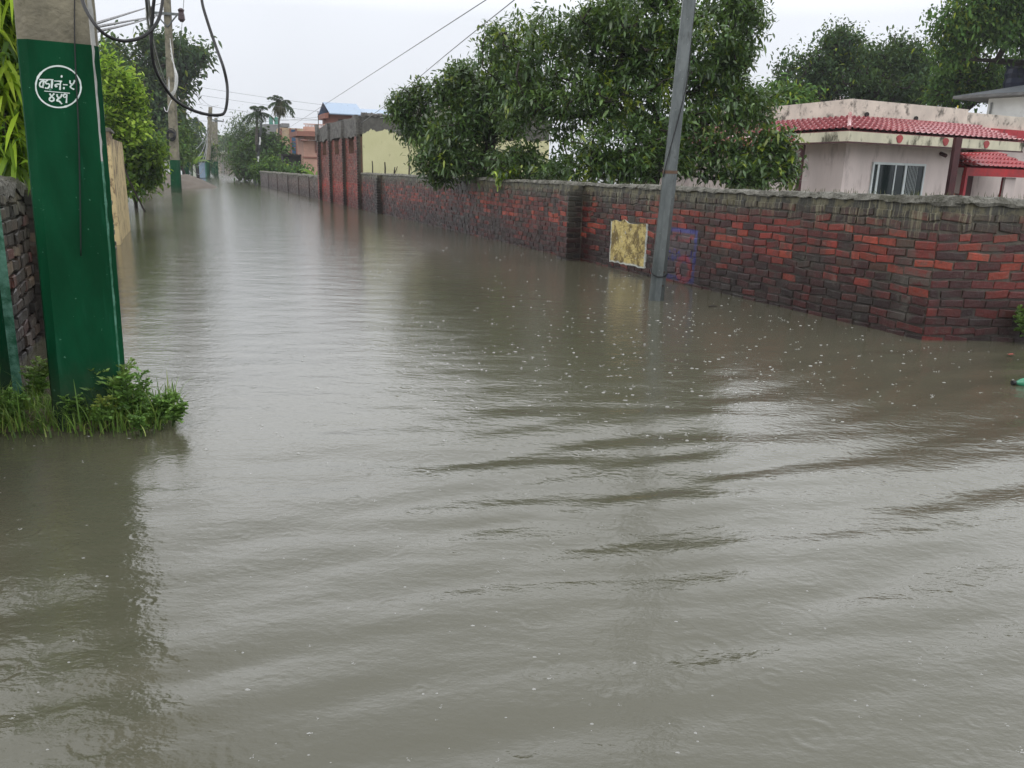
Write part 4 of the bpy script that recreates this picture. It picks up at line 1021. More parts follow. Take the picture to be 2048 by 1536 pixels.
tree('broadleaf_tree', 'mid green tree top between the near green pole and the dark tree', D(215, 400, 40)*np.array([1, 1, 0])+np.array([0, 0, GZ]),
     [(215, 130, 22, 40, 40), (205, 190, 30, 50, 40), (225, 165, 22, 30, 40)], 320, (.3, .12), 8, 'mid', trunk_r=.15, spread_=.5, mat=M_leaff, maxdraw=.03, twig=2)
tree('broadleaf_tree', 'dark bushy tree beneath the left distant palm', D(395, 352, 95)*np.array([1, 1, 0])+np.array([0, 0, GZ]),
     [(385, 300, 30, 28, 95), (370, 285, 18, 18, 95), (405, 310, 18, 24, 95), (388, 268, 14, 12, 95), (375, 318, 28, 18, 90)], 700, (.45, .18), 8, 'dark', trunk_r=.3, spread_=.9, mat=M_leaff, maxdraw=.04, twig=4)
tree('shrub', 'light green bush behind the coil pole beside the sand heap', D(365, 352, 50)*np.array([1, 1, 0])+np.array([0, 0, GZ]),
     [(362, 275, 14, 22, 52), (335, 285, 16, 16, 50), (365, 300, 14, 20, 52), (350, 310, 20, 18, 50), (322, 300, 14, 14, 49)], 300, (.24, .1), 8, 'mid', 'bush', trunk_r=.08, spread_=.5, mat=M_leaff, flush=.4, flushcol=(.09, .15, .025), maxdraw=.03, twig=3)
# centre trees
tree('feathery_tree', 'feathery pale green tree in the street centre left of the tall palms', D(486, 352, 75)*np.array([1, 1, 0])+np.array([0, 0, GZ]),
     [(485, 250, 24, 16, 75), (480, 275, 28, 18, 75), (497, 295, 30, 20, 75), (475, 305, 22, 18, 75), (500, 260, 16, 14, 75), (490, 322, 34, 18, 73), (466, 322, 18, 14, 75)], 900, (.36, .06), 7, 'feather', trunk_r=.16, spread_=1.0, mat=M_leaff, droop=.3, maxdraw=.03, twig=3, shell=.1)
tree('broadleaf_tree', 'dense green tree at the water edge behind the dark leaning pole', D(525, 355, 68)*np.array([1, 1, 0])+np.array([0, 0, GZ]),
     [(520, 300, 30, 28, 68), (545, 300, 24, 26, 68), (505, 318, 26, 22, 67), (535, 330, 34, 20, 66), (500, 335, 20, 14, 66)], 900, (.4, .15), 8, 'mid', trunk_r=.2, spread_=.8, mat=M_leaff, maxdraw=.03, twig=3, flush=0.5, flushcol=(.03, .055, .02))
tree('shrub', 'light green bush growing over the end of the grey boundary wall', D(545, 350, 57)*np.array([1, 1, 0])+np.array([0, 0, GZ]),
     [(545, 332, 18, 12, 57), (525, 338, 16, 14, 56.5), (558, 335, 10, 9, 57)], 230, (.25, .1), 8, 'mid', 'bush', trunk_r=.06, spread_=.45, mat=M_leaff, flush=.3, flushcol=(.11, .19, .03), maxdraw=.03, twig=3)
tree('shrub', 'weedy shrub behind the grey wall in front of the dark shed', D(590, 345, 56)*np.array([1, 1, 0])+np.array([0, 0, GZ]),
     [(575, 340, 12, 6, 55), (592, 342, 14, 6, 54), (606, 340, 10, 7, 54)], 130, (.22, .09), 7, 'mid', 'shrub', trunk_r=.04, spread_=.4, mat=M_leaff, maxdraw=.03, twig=3)
tree('bare_tree', 'small sparse tree silhouetted on the far skyline in the centre', D(454, 330, 170)*np.array([1, 1, 0])+np.array([0, 0, GZ]),
     [(453, 276, 5, 6, 170), (450, 284, 6, 5, 170), (458, 283, 5, 6, 170)], 60, (.6, .3), 6, 'dark', trunk_r=.2, spread_=.8, mat=M_leaff, maxdraw=.05, twig=6)
tree('broadleaf_tree', 'hazy round tree closing the far end of the street', D(440, 330, 210)*np.array([1, 1, 0])+np.array([0, 0, GZ]),
     [(440, 292, 14, 10, 210), (455, 298, 20, 9, 210), (432, 300, 10, 10, 210), (470, 300, 16, 10, 210), (445, 310, 26, 9, 210)], 420, (1.3, .6), 8, 'feather', trunk_r=.5, spread_=2.0, mat=M_leaff, maxdraw=.08, twig=8)

# palms
def palm(label, basep, crownp, nf, fl_, r_, drop=1.0, group='palms', skirt=False, pal=(.03, .055, .022)):
    basep = np.asarray(basep, float); crownp = np.asarray(crownp, float)
    root = thing('palm_tree', (*basep[:2], GZ), label, 'palm', group)
    b = MB(); m_ = (basep+crownp)/2+np.array([rng.normal(0, .1), 0, 0]); P = smooth_pts([np.array([*basep[:2], GZ]), m_, crownp], 8); b.tube(P, np.linspace(r_*1.15, r_*.8, len(P)), 8); b.build('trunk', M_barkg, root, smooth=True)
    lb = MB()
    for k in range(nf):
        a = 2*pi*(k+.5*rng.random())/nf; el = rng.uniform(.35, 1.3) if k % 3 else rng.uniform(-.2, .4)
        h = np.array([math.cos(a), math.sin(a), 0]); L = fl_*rng.uniform(.8, 1.1); n_ = 16
        s = np.linspace(0, 1, n_)[:, None]
        R_ = crownp+h*L*(math.cos(el)*s*(1-.18*s*s))+np.array([0, 0, 1])*L*(math.sin(el)*s-drop*.62*s**2.2)
        lb.tube(R_, np.linspace(.03, .008, n_)*fl_/1.8, 4, np.array(pal)*1.3)
        T = unit(np.gradient(R_, axis=0)); sd_ = unit(np.cross(T, np.array([0, 0, 1.0])))
        for sg in (-1, 1):
            idx = np.repeat(np.arange(2, n_), 3); m2 = len(idx)
            pos = R_[idx]+T[idx]*rng.uniform(-.05, .05, (m2, 1))*fl_
            dd = unit(sd_[idx]*sg+T[idx]*.7+rng.normal(0, .15, (m2, 3))+np.array([0, 0, -.15]))
            f_ = idx/n_; ll = fl_*.26*np.sin(pi*(.12+.8*f_))
            leaves(lb, pos, dd, ll, fl_*.034, .6, np.array(pal)*rng.uniform(.6, 1.5, (m2, 1)))
    if skirt:
        n_ = 260; dd = unit(rng.normal(0, .35, (n_, 3))+np.array([0, 0, -1])); leaves(lb, crownp+rng.normal(0, .12, (n_, 3))+np.array([0, 0, .1]), dd, fl_*rng.uniform(.4, .8, n_), .09, .2, np.array([.075, .075, .035])*rng.uniform(.6, 1.3, (n_, 1)))
    lb.build('fronds', M_leaff, root)
    return root
palm('tall slim palm with few arching fronds and a hanging skirt, right of centre', D(561, 350, 72), D(559, 206, 72), 10, 1.6, .08, .8, skirt=True)
palm('bushy dark palm standing just behind the leaning pole', D(518, 352, 66), D(515, 228, 66), 15, 1.5, .12, .85, skirt=False)
palm('second bushy palm crown lower, tucked behind the leaning pole', D(522, 352, 68), D(519, 268, 68), 12, 1.3, .12, 1.0)
palm('small distant palm left of the street poles', D(388, 352, 100), D(387, 246, 100), 12, 1.9, .13, 1.2)
palm('small distant palm partly hidden behind the left distant palm', D(396, 352, 105), D(395, 252, 105), 10, 1.5, .13, 1.3)

# banana like plants: broad light blades
def banana(label, base, n_, L, W, group=None):
    root = thing('banana_plant', base, label, 'plant', group); lb = MB(); b = MB(); base = np.asarray(base)
    b.tube([base, base+np.array([0, 0, L*.9])], [.08*L, .05*L], 7); b.build('stem', M_leafb, root)
    for k in range(n_):
        a = 2*pi*k/n_+rng.random(); h = np.array([math.cos(a), math.sin(a), 0]); s = np.linspace(0, 1, 8)[:, None]
        R_ = base+np.array([0, 0, L*.8])+h*L*.9*s+np.array([0, 0, 1])*L*(rng.uniform(.7, 1.2)*s-.75*s**2)
        sd_ = np.cross(h, [0, 0, 1.0]); wv = (W*np.sin(pi*np.linspace(.05, .97, 8)))[:, None]
        V = np.vstack([R_-sd_*wv, R_, R_+sd_*wv])-np.vstack([0*wv+.0, -wv*.25, 0*wv])*np.array([0, 0, 1.0]); q = np.arange(7)
        lb.add(V, [np.stack([q, q+1, q+9, q+8], 1), np.stack([q+8, q+9, q+17, q+16], 1)], np.array([.16, .26, .06])*rng.uniform(.7, 1.2))
    lb.build('leaves', M_leafb, root)
def gbase(px, py, Y): p = D(px, py, Y); p[2] = GZ; return p
banana('pale banana plant behind the kiosk on the left bank', gbase(388, 330, 75), 7, 1.9, .28)
banana('banana plant behind the grey wall beside the ruined gatehouse', gbase(631, 345, 42), 8, 1.25, .2)

# ------------------------------------------------------------------ buildings
def plaster(name, col, dirt=(.1, .09, .08), amt=.25, rough=.75): return surf(name, col, rough, .12, 1.5, dirt, amt, 1.6, .004, 30, .3)
M_pink = surf('pale pink plaster', (.60, .52, .49), .75, .12, 1.5, (.43, .36, .34), .24, 3.5, .004, 30, .3, stretch=(1, 1, .28))
M_parapet = surf('stained cream parapet', (.58, .53, .455), .8, .15, 2, (.13, .12, .10), .30, 3.0, .006, 25, .3)
M_fascia = surf('stained cream fascia', (.56, .53, .40), .7, .12, 3, (.08, .075, .05), .34, 2.8, .004, 25, .3, stretch=(1, 1, .6))
M_red = surf('red paint', (.40, .035, .045), .5, .2, 4, (.15, .02, .02), .2, 5)
M_maroon = surf('dark maroon paint', (.06, .016, .018), .5, .3, 4)
def tilem(name, c1, c2):
    t = NT(name); o = t.obj(); b_ = t.mix(t.ramp(t.noise(o, 3, 5), .3, .7), c1, c2)
    b_ = t.mix(t.ramp(t.noise(o, 1.6, 6, .7), .62, .75, 0, .6), b_, (.05, .02, .03))
    t.set(b_, .17, 0, .9); t.b.inputs['Coat Weight'].default_value = .4; t.b.inputs['Coat Roughness'].default_value = .15; t.bump(t.noise(o, 14, 3), .004); return t.m
M_tile = tilem('glazed red tile', (.32, .09, .10), (.43, .15, .16)); M_tile2 = tilem('bright red tile', (.30, .018, .024), (.38, .03, .035))
M_glass = NT('dark window glass').set((.012, .02, .02), .06, 0, .3).m
M_alu = surf('aluminium frame', (.55, .60, .60), .4, .1, 5, bump=0)
M_dark = surf('dark interior', (.02, .016, .016), .8, .3, 3)

def tiles(b, A, B, C_, D_, tw=.22, courses=6, step=.055, wave=.032):
    """A-B eave, D_-C_ top; S-tiles in overlapping courses, real relief"""
    A, B, C_, D_ = [np.asarray(q, float) for q in (A, B, C_, D_)]
    nx = max(int(np.linalg.norm(B-A)/tw)*6, 12)
    nv = np.cross(B-A, D_-A); nv /= np.linalg.norm(nv); nv = nv if nv[2] > 0 else -nv
    vs = []; u = np.linspace(0, 1, nx+1)
    rows = []
    for c in range(courses):
        for f in (0.0, .5, .999): rows.append((c, f))
    for c, f in rows:
        v = (c+f)/courses
        ph = (u*nx/6+.5*(c % 2))*2*pi*1.0
        w_ = wave*np.maximum(np.sin(ph), -.35)
        sk = (A+(B-A)*u[:, None])*(1-v)+(D_+(C_-D_)*u[:, None])*v
        # scalloped lower edge
        hgt = step*(1-f)+w_+.012
        vs.append(sk+nv*hgt[:, None]-(0 if f else 1)*unit(D_-A)*(.02*np.sin(ph))[:, None])
    V = np.vstack(vs); K = nx+1; n_ = len(rows)
    i, j = np.meshgrid(np.arange(n_-1), np.arange(nx), indexing='ij'); i = i.ravel(); j = j.ravel()
    b.add(V, [np.stack([i*K+j, i*K+j+1, (i+1)*K+j+1, (i+1)*K+j], 1)])
    # under-board
    b.add([A, B, C_, D_, A-nv*.03, B-nv*.03, C_-nv*.03, D_-nv*.03], [[[4, 7, 6, 5], [0, 1, 5, 4], [1, 2, 6, 5], [2, 3, 7, 6], [3, 0, 4, 7]]])

HO = D(1697.7, 261, 19.0)                              # eave corner of the pink house
hb = np.array([math.cos(math.radians(27.5)), math.sin(math.radians(27.5)), 0]); ha = np.array([math.sin(math.radians(-21.0)), math.cos(math.radians(-21.0)), 0])
def hp(u, v, z): return np.array([HO[0], HO[1], 0])+hb*u+ha*v+np.array([0, 0, z])
ZE = HO[2]
hn = np.array([-hb[1], hb[0], 0])                       # square to the right hand face
def hu(p): return float(np.linalg.solve(np.array([hb[:2], ha[:2]]).T, p[:2]-HO[:2])[0])
ph = thing('pink_house', (HO[0], HO[1], GZ), 'single storey pink house with red tiled skirt roof and stained cream parapet', 'house')
def prism(b, pts_uv, z0, z1): b.hexa(np.array([hp(u, v, z0) for u, v in pts_uv]), np.array([hp(u, v, z1) for u, v in pts_uv]))
OV = .62; UL = 6.55; VL = 9.0
UW = hu(on_plane(1904, 350, hp(OV, OV, 0), hn))
b = MB(); prism(b, [(OV, OV), (UW, OV), (UW, VL), (OV, VL)], GZ, ZE-.05)
b.build('wall', M_pink, ph)
b = MB(); prism(b, [(.95, .95), (5.35, .95), (5.35, VL-.5), (.95, VL-.5)], ZE+.36, 3.18); b.build('parapet', M_parapet, ph)
b = MB(); zt2 = ZE+.40
tiles(b, hp(0, 0, ZE), hp(UL, 0, ZE), hp(UL-.95, .93, zt2), hp(.93, .93, zt2), .21, 6)
b.build('tiled_roof', M_tile, ph, smooth=False)
b = MB(); tiles(b, hp(0, VL, ZE), hp(0, 0, ZE), hp(.93, .93, zt2), hp(.93, VL, zt2), .21, 6); b.build('tiled_roof', M_tile, ph)
b = MB(); tiles(b, hp(UL, 0, ZE), hp(UL, 5, ZE), hp(UL-.95, 5, zt2), hp(UL-.95, .93, zt2), .21, 6); b.build('tiled_roof', M_tile, ph)
b = MB(); b.tube([hp(0, 0, ZE+.07), hp(.93, .93, zt2+.06)], .05, 7); b.build('hip_ridge', M_tile, ph)
# flat slab under eaves with fascia
b = MB(); prism(b, [(.05, .05), (UL-.05, .05), (UL-.05, VL), (.05, VL)], ZE-.049, ZE-.012); b.build('soffit_slab', M_pink, ph)
b = MB()
b.hexa(np.array([hp(0, 0, ZE-.23), hp(UL, 0, ZE-.23), hp(UL, .06, ZE-.23), hp(.06, .06, ZE-.23)]), np.array([hp(0, 0, ZE-.01), hp(UL, 0, ZE-.01), hp(UL, .06, ZE-.01), hp(.06, .06, ZE-.01)]))
b.hexa(np.array([hp(0, 0, ZE-.23), hp(.06, .0601, ZE-.23), hp(.06, VL, ZE-.23), hp(0, VL, ZE-.23)]), np.array([hp(0, 0, ZE-.01), hp(.06, .0601, ZE-.01), hp(.06, VL, ZE-.01), hp(0, VL, ZE-.01)]))
b.hexa(np.array([hp(UL-.0, .061, ZE-.23), hp(UL, 5, ZE-.23), hp(UL-.06, 5, ZE-.23), hp(UL-.06, .061, ZE-.23)]), np.array([hp(UL, .061, ZE-.01), hp(UL, 5, ZE-.01), hp(UL-.06, 5, ZE-.01), hp(UL-.06, .061, ZE-.01)]))
b.build('fascia', M_fascia, ph)
b = MB(); 
for (u0, u1, v0, v1) in ((-.012, UL+.012, -.014, -.002), ): prism(b, [(u0, v0), (u1, v0), (u1, .05), (u0, .05)], ZE-.262, ZE-.231)
prism(b, [(-.012, .0505), (.05, .0505), (.05, VL), (-.012, VL)], ZE-.262, ZE-.231); b.build('red_drip_edge', M_maroon, ph)
M_pinkred = surf('dull red medallion', (.30, .05, .05), .6)
for u_ in (1.72, 3.4, 5.0):
    b = MB(); n_ = 14; pts = [hp(u_+.12*math.sin(a)*(1 if math.cos(a) < 0 else .8), -.0, ZE-.115-.095*math.cos(a)) for a in np.linspace(0, 2*pi, n_, endpoint=False)]
    pts2 = [p-ha*.016 for p in pts]; b.hexa(np.array(pts), np.array(pts2)); b.build('fascia_medallion', M_pinkred, ph)
for v_ in (1.9, 4.6):
    b = MB(); pts = [hp(0, v_+.12*math.sin(a), ZE-.115-.095*math.cos(a)) for a in np.linspace(0, 2*pi, 14, endpoint=False)]; b.hexa(np.array(pts), np.array([p-hb*.016 for p in pts])); b.build('fascia_medallion', M_pinkred, ph)
# window in the right hand face
wl = on_plane(1745, 323, hp(OV, OV, 0), hn); wr = on_plane(1850, 329, hp(OV, OV, 0), hn)
u0 = hu(wl); u1 = hu(wr); zt_ = float((wl[2]+wr[2])/2); zb_ = zt_-1.25
b = MB()
def wbox(b, ua, ub, za, zb, v0, v1): prism(b, [(ua, v0), (ub, v0), (ub, v1), (ua, v1)], za, zb)
wf = MB(); fw_ = .055
wbox(wf, u0, u1, zt_-fw_, zt_, OV-.05, OV-.004); wbox(wf, u0, u1, zb_, zb_+fw_, OV-.05, OV-.004)
for (ua, ub) in ((u0, u0+.05), (u1-.05, u1), (u0+.17, u0+.235), (u0+.60*(u1-u0), u0+.60*(u1-u0)+.075)): wbox(wf, ua, ub, zb_+fw_+.001, zt_-fw_-.001, OV-.048, OV-.004)
wfo = wf.build('window_frame', M_alu, ph)
g = MB(); wbox(g, u0+.05, u1-.05, zb_+fw_, zt_-fw_, OV-.02, OV-.006); g.build('window_pane', M_glass, wfo)
g = MB()
for k in range(7): ua = u0+.68*(u1-u0)+k*.055; wbox(g, ua, ua+.006, zb_+fw_, zt_-fw_, OV-.03, OV-.0215)
wbox(g, u0+.42*(u1-u0), u0+.42*(u1-u0)+.04, zb_+fw_, zt_-fw_, OV-.034, OV-.0215); g.build('window_grille', M_alu, wfo)
# posts by the house
pr = G(1890, 420); 
b = MB(); A_ = on_plane(1906, 340, hp(0, -.35, 0), hn); b.box((A_[0], A_[1], (ZE-.02+GZ)/2), (.15, .15, ZE-.02-GZ)); b.build('porch_post', M_maroon, ph)
b = MB(); A_ = on_plane(1600, 340, hp(.3, 0, 0), hb); b.box((A_[0], A_[1], (ZE-.27+GZ)/2), (.11, .11, ZE-.27-GZ)); b.build('porch_post', M_maroon, ph)
b = MB(); A_ = on_plane(1881, 307, hp(OV, OV, 0), hn); b.tube([A_-ha*.0, A_-ha*.18-np.array([0, 0, .06])], .05, 7); b.build('wall_lamp', M_maroon, ph)
# wing on the right, set back, with porch
b = MB(); prism(b, [(UW+.01, 2.6), (13, 2.6), (13, VL), (UW+.01, VL)], GZ, 2.45); b.build('wing_wall', M_pink, ph)
b = MB(); prism(b, [(5.36, 2.45), (13, 2.45), (13, VL), (5.36, VL)], 2.9, 3.30); b.build('wing_parapet', M_parapet, ph)
b = MB(); prism(b, [(UL+.05, 2.3), (13, 2.3), (13, 2.59), (UL+.05, 2.59)], 2.62, 2.899); b.build('wing_beam', M_red, ph)
pu0 = 5.05; pv = 1.15; pz = 1.86
p_l = on_plane(1934, 337, hp(0, pv, 0), hn); pu0 = hu(p_l); pz = float(p_l[2])+.03
b = MB(); tiles(b, hp(pu0, pv, pz), hp(pu0+3.3, pv, pz), hp(pu0+2.6, 2.55, pz+.62), hp(pu0+.5, 2.55, pz+.62), .2, 5); b.build('porch_roof', M_tile2, ph)
b = MB(); tiles(b, hp(pu0, 2.55, pz), hp(pu0, pv, pz), hp(pu0+.5, 2.55, pz+.62), hp(pu0+.5, 2.56, pz+.62), .2, 5); b.build('porch_roof', M_tile2, ph)
b = MB(); wbox(b, pu0, pu0+3.3, pz-.22, pz-.005, pv, pv+.1); b.build('porch_fascia', surf('bright red paint', (.36, .018, .022), .45), ph)
b = MB(); wbox(b, pu0, pu0+.1, pz-.75, pz-.221, pv+.001, pv+.12); b.build('porch_bracket', M_red, ph); b = MB(); wbox(b, pu0+3.2, pu0+3.3, pz-.75, pz-.221, pv+.001, pv+.12); b.build('porch_bracket', M_red, ph)
b = MB(); wbox(b, pu0+.001, pu0+.099, pz-.7, pz-.006, pv+.13, 2.59); b.build('porch_side_panel', M_pink, ph); b = MB(); wbox(b, pu0+2.0, pu0+2.49, pz-.8, pz-.23, pv+.14, pv+.2); b.build('porch_side_panel', M_pink, ph)
b = MB(); wbox(b, pu0+.15, pu0+2.2, GZ, pz-.1, 2.5, 2.595); b.build('porch_door', surf('dark red wood', (.085, .018, .02), .6, .35, 5), ph)
for k, uu_ in enumerate((.35, .75, 1.3, 1.75)):
    b = MB(); wbox(b, pu0+uu_, pu0+uu_+.08, GZ, pz-.1, 2.44, 2.499); b.build('door_stile', M_red, ph)
b = MB(); wbox(b, pu0+2.05, pu0+2.13, GZ, pz-.225, pv+.22, pv+.3); b.build('porch_column', M_red, ph)
# stains under the parapet: scupper holes
for u_ in (1.2, 3.0):
    b = MB(); p_ = hp(u_+.3, .945, zt2+.07); b.tube([p_+ha*.02, p_-ha*.04], .06, 8); b.build('rain_spout', M_dark, ph)

# low annex seen through the mango branches
an = thing('annex', gbase(1360, 350, 20), 'pink low annex wall with a red tiled edge seen beneath the mango branches', 'annex')
b = MB(); A_ = D(1300, 380, 19.5)[:2]; B_ = D(1560, 380, 19.7)[:2]; nn_ = np.array([0.05, -1.0]); slab(b, A_, B_, GZ, 1.95, .3, 0, nn_, (1, 1, 1)); b.build('wall', M_pink, an)
b = MB(); tiles(b, (A_[0]-.2, A_[1]-.6, 1.9), (B_[0], B_[1]-.6, 1.9), (B_[0], B_[1], 2.2), (A_[0]-.2, A_[1], 2.2), .2, 4); b.build('tiled_roof', M_tile, an)

# white house with grey roof far right
wh = thing('white_house', gbase(2000, 300, 27), 'white rendered house with a low grey roof at the right edge', 'house')
M_wh = plaster('white render', (.66, .67, .66), (.4, .4, .38), .1); M_groof = surf('dark grey roof sheet', (.09, .10, .11), .5, .25, 3, stretch=(1, 6, 1)); M_gsoff = surf('grey soffit', (.10, .10, .10), .7)
c0 = D(1905, 198, 30)*1.0; zt_w = D(1905, 198, 30)[2]; ra = np.array([.54, -.84, 0]); rb = np.array([.84, .54, 0])
b = MB(); base_ = np.array([c0[0], c0[1], 0])+ra*.9+rb*.7
b.hexa(np.array([base_+np.array([0, 0, GZ]), base_+ra*8+np.array([0, 0, GZ]), base_+ra*8+rb*3.5+np.array([0, 0, GZ]), base_+rb*3.5+np.array([0, 0, GZ])]), np.array([base_+np.array([0, 0, zt_w]), base_+ra*8+np.array([0, 0, zt_w]), base_+ra*8+rb*3.5+np.array([0, 0, zt_w]), base_+rb*3.5+np.array([0, 0, zt_w])]))
b.build('wall', M_wh, wh)
E0 = base_-ra*.9-rb*.7; E1 = base_+ra*8.5-rb*.7; zR = zt_w+.002
b = MB(); b.hexa(np.array([E0+[0, 0, zR], E1+[0, 0, zR], E1+rb*4.4+[0, 0, zR], E0+rb*4.4+[0, 0, zR]]), np.array([E0+[0, 0, zR+.09], E1+[0, 0, zR+.09], E1+rb*4.4+[0, 0, zR+.09], E0+rb*4.4+[0, 0, zR+.09]])); b.build('eave_slab', M_gsoff, wh)
b = MB(); zz0 = zR+.093; b.hexa(np.array([E0+[0, 0, zz0], E1+[0, 0, zz0], E1+rb*4.4+[0, 0, zz0], E0+rb*4.4+[0, 0, zz0]]), np.array([E0+ra*2.2+rb*2.0+[0, 0, zz0+.5], E1+rb*2.0+[0, 0, zz0+.5], E1+rb*3+[0, 0, zz0+.5], E0+ra*2.2+rb*3+[0, 0, zz0+.5]])); b.build('roof', M_groof, wh)
wp_ = on_plane(2016, 229, base_, rb); b = MB(); 
b.box(wp_+np.array([.45, .08, -.35]), (.95, .1, .75), np.array([ra, rb, [0, 0, 1]])); wo_ = b.build('window_frame', M_maroon, wh)
b = MB(); b.box(wp_+np.array([.45, .05, -.35])-rb*.035, (.8, .1, .6), np.array([ra, rb, [0, 0, 1]])); b.build('window_pane', M_glass, wo_)
b = MB(); p_ = on_plane(1985, 205, base_, rb)-rb*.05; b.tube([p_, p_-np.array([0, 0, .9])], .03, 6); b.build('drain_pipe', M_cableg, wh)
tk = D(2036, 172, 31); tkb = MB(); tkb.tube([tk-np.array([0, 0, .5])]+[tk+np.array([0, 0, .16*k-.4]) for k in range(8)]+[tk+np.array([0, 0, .9])], [.5]+[.5 if k % 2 else .46 for k in range(8)]+[.2], 18)
tag(tkb.build('water_tank', surf('dark blue plastic', (.015, .02, .045), .4), origin=tk-np.array([0, 0, .5])), 'dark blue ribbed water tank on the white house roof', 'water tank')
tag(MB().tube([D(1912, 232, 24), D(1916, 211, 24)], .02, 5).build('yellow_pipe', surf('yellow pipe', (.45, .38, .05), .5), origin=D(1912, 232, 24)), 'short yellow pipe standing on the roof of the pink house wing', 'pipe')
rf = thing('red_roofed_house', gbase(1615, 200, 45), 'sliver of a red roofed house between trees left of the pink parapet', 'house')
b = MB(); c_ = D(1615, 200, 45); b.box(c_-np.array([0, 0, 2.6]), (3.2, 3, 4.8)); b.build('wall', M_pink, rf)
b = MB(); c_ = c_-np.array([0, 0, .2]); b.hexa(np.array([c_+[-2, -2, 0], c_+[2, -2, 0], c_+[2, 2, 0], c_+[-2, 2, 0]]), np.array([c_+[-1.4, 0, .5], c_+[1.4, 0, .5], c_+[1.4, .2, .5], c_+[-1.4, .2, .5]])); b.build('roof', M_tile2, rf)

# houses far down the right side
M_salmon = plaster('salmon plaster', (.52, .31, .24), (.3, .18, .14), .15); M_brown = plaster('brown plaster', (.26, .12, .09), (.15, .08, .06), .2)
M_blue = surf('pale blue metal sheet', (.27, .36, .48), .35, .1, 2, stretch=(12, 1, 1)); M_grey = plaster('grey cement', (.20, .20, .20), (.12, .12, .12), .3)
M_beige = plaster('beige render', (.52, .39, .26), (.4, .3, .2), .1); M_bglass = NT('blue glazing').set((.03, .10, .20), .1, 0, .8).m
M_tank = surf('green plastic tank', (.06, .22, .16), .45)
REF = [None]
D3 = np.array([*DS, 0]); P3 = np.array([*PB, 0])
def front(x, y, Y): REF[0] = (D(x, y, Y), Y)            # the facade plane, square to the street
def pxbox(b, x0, x1, y0, y1, Y, depth, zlow=None):
    """box of the given facade extent, parallel to the street grid"""
    p0 = REF[0][0]+D3*(Y-REF[0][1]); xm, ym = (x0+x1)/2, (y0+y1)/2
    l, r = on_plane(x0, ym, p0, D3), on_plane(x1, ym, p0, D3); zt = on_plane(xm, y0, p0, D3)[2]; zb = on_plane(xm, y1, p0, D3)[2] if zlow is None else zlow
    c = (l+r)/2+D3*depth/2
    b.box((c[0], c[1], (zt+zb)/2), (np.linalg.norm((r-l)[:2]), depth, zt-zb), np.array([P3, D3, [0, 0, 1]])); return b
def pxpart(nm, mat, root, x0, x1, y0, y1, Y, depth, zlow=None): return pxbox(MB(), x0, x1, y0, y1, Y, depth, zlow).build(nm, mat, root)
front(608, 300, 60)
s1 = thing('salmon_house', gbase(630, 345, 60), 'salmon two storey house with a balustraded balcony and blue sheet roof', 'house')
pxpart('wall', M_salmon, s1, 608, 725, 272, 345, 60, 3.2, GZ)
pxpart('roof_slab', M_brown, s1, 594, 650, 263, 272.5, 58.9, 4)
pxpart('balcony_wall', M_salmon, s1, 608, 645, 254, 262.8, 59.2, .4)
pxpart('string_course', M_brown, s1, 606.5, 650, 313.5, 316.5, 59.9, .3)
wn = pxpart('window', M_brown, s1, 630, 646, 279, 306, 59.93, .2); pxpart('window_pane', M_glass, wn, 632.5, 644, 282, 303, 59.88, .04)
pxpart('canopy', M_brown, s1, 602, 616, 278, 281.5, 59.0, 1.2)
b = MB()
for k in range(17): pxbox(b, 611+k*2.9, 612.1+k*2.9, 249.8, 254, 59.25, .12)
b.build('baluster', M_salmon, s1); pxpart('handrail', M_salmon, s1, 608, 661, 248, 249.6, 59.2, .3)
pxpart('upper_wall', M_brown, s1, 659, 723, 226, 263, 60.6, 3); pxpart('upper_wing_wall', M_salmon, s1, 723.2, 785, 229, 263, 60.8, 3)
wn = pxpart('window', M_dark, s1, 677, 688, 239, 254, 60.55, .1); pxpart('white_cloth', M_cablew, wn, 681, 685, 245, 254, 60.5, .04)
pxpart('window', M_dark, s1, 746, 752, 239, 248, 60.75, .1); pxpart('window', M_dark, s1, 755, 761, 239, 248, 60.75, .1)
def gable(x0, x1, ye, yr, Y, run, nm='roof'):
    p0 = REF[0][0]+D3*(Y-REF[0][1]); pr = p0+D3*run
    a = on_plane(x0, ye, p0, D3); b_ = on_plane(x1, ye, p0, D3); d = a+D3*run; c = b_+D3*run
    zr = on_plane((x0+x1)/2-4, yr, pr, D3)[2]; zr = max(zr, a[2]+.3); d[2] = c[2] = zr; b_[2] = a[2]; b = MB()
    back0 = a+D3*2*run; back1 = b_+D3*2*run; dz = np.array([0, 0, -.06])
    b.add([a, b_, c, d, back1, back0, a+dz, b_+dz, back1+dz, back0+dz], [[[0, 1, 2, 3], [3, 2, 4, 5], [6, 9, 8, 7], [0, 6, 7, 1], [4, 8, 9, 5]] ]); return b.build(nm, M_blue, s1)
gable(659, 728, 226, 206.5, 59.8, 2.6); gable(722, 790, 230, 219, 60.1, 2.4)
pxpart('gable_board', M_brown, s1, 650, 657, 226, 236, 60.2, 3)
pxpart('roof_mast', M_rust, s1, 636, 637.2, 222, 254, 60, .06)
front(563, 300, 72)
s2 = thing('beige_building', gbase(585, 340, 72), 'beige building with brown bands and a tall blue glazed strip', 'building')
pxpart('wall', M_beige, s2, 563, 640, 257, 345, 72, 3, GZ)
for x0 in (561.5, 580, 591.5): pxpart('brown_band', M_brown, s2, x0, x0+3.4, 256.5, 310, 71.85, .4)
g_ = pxpart('glazed_strip', M_bglass, s2, 583.6, 591.3, 259, 308, 71.9, .3)
for y_ in (271, 283, 294): pxpart('glazing_bar', M_brown, g_, 583.7, 591.2, y_, y_+1.3, 71.87, .1)
front(532, 300, 84)
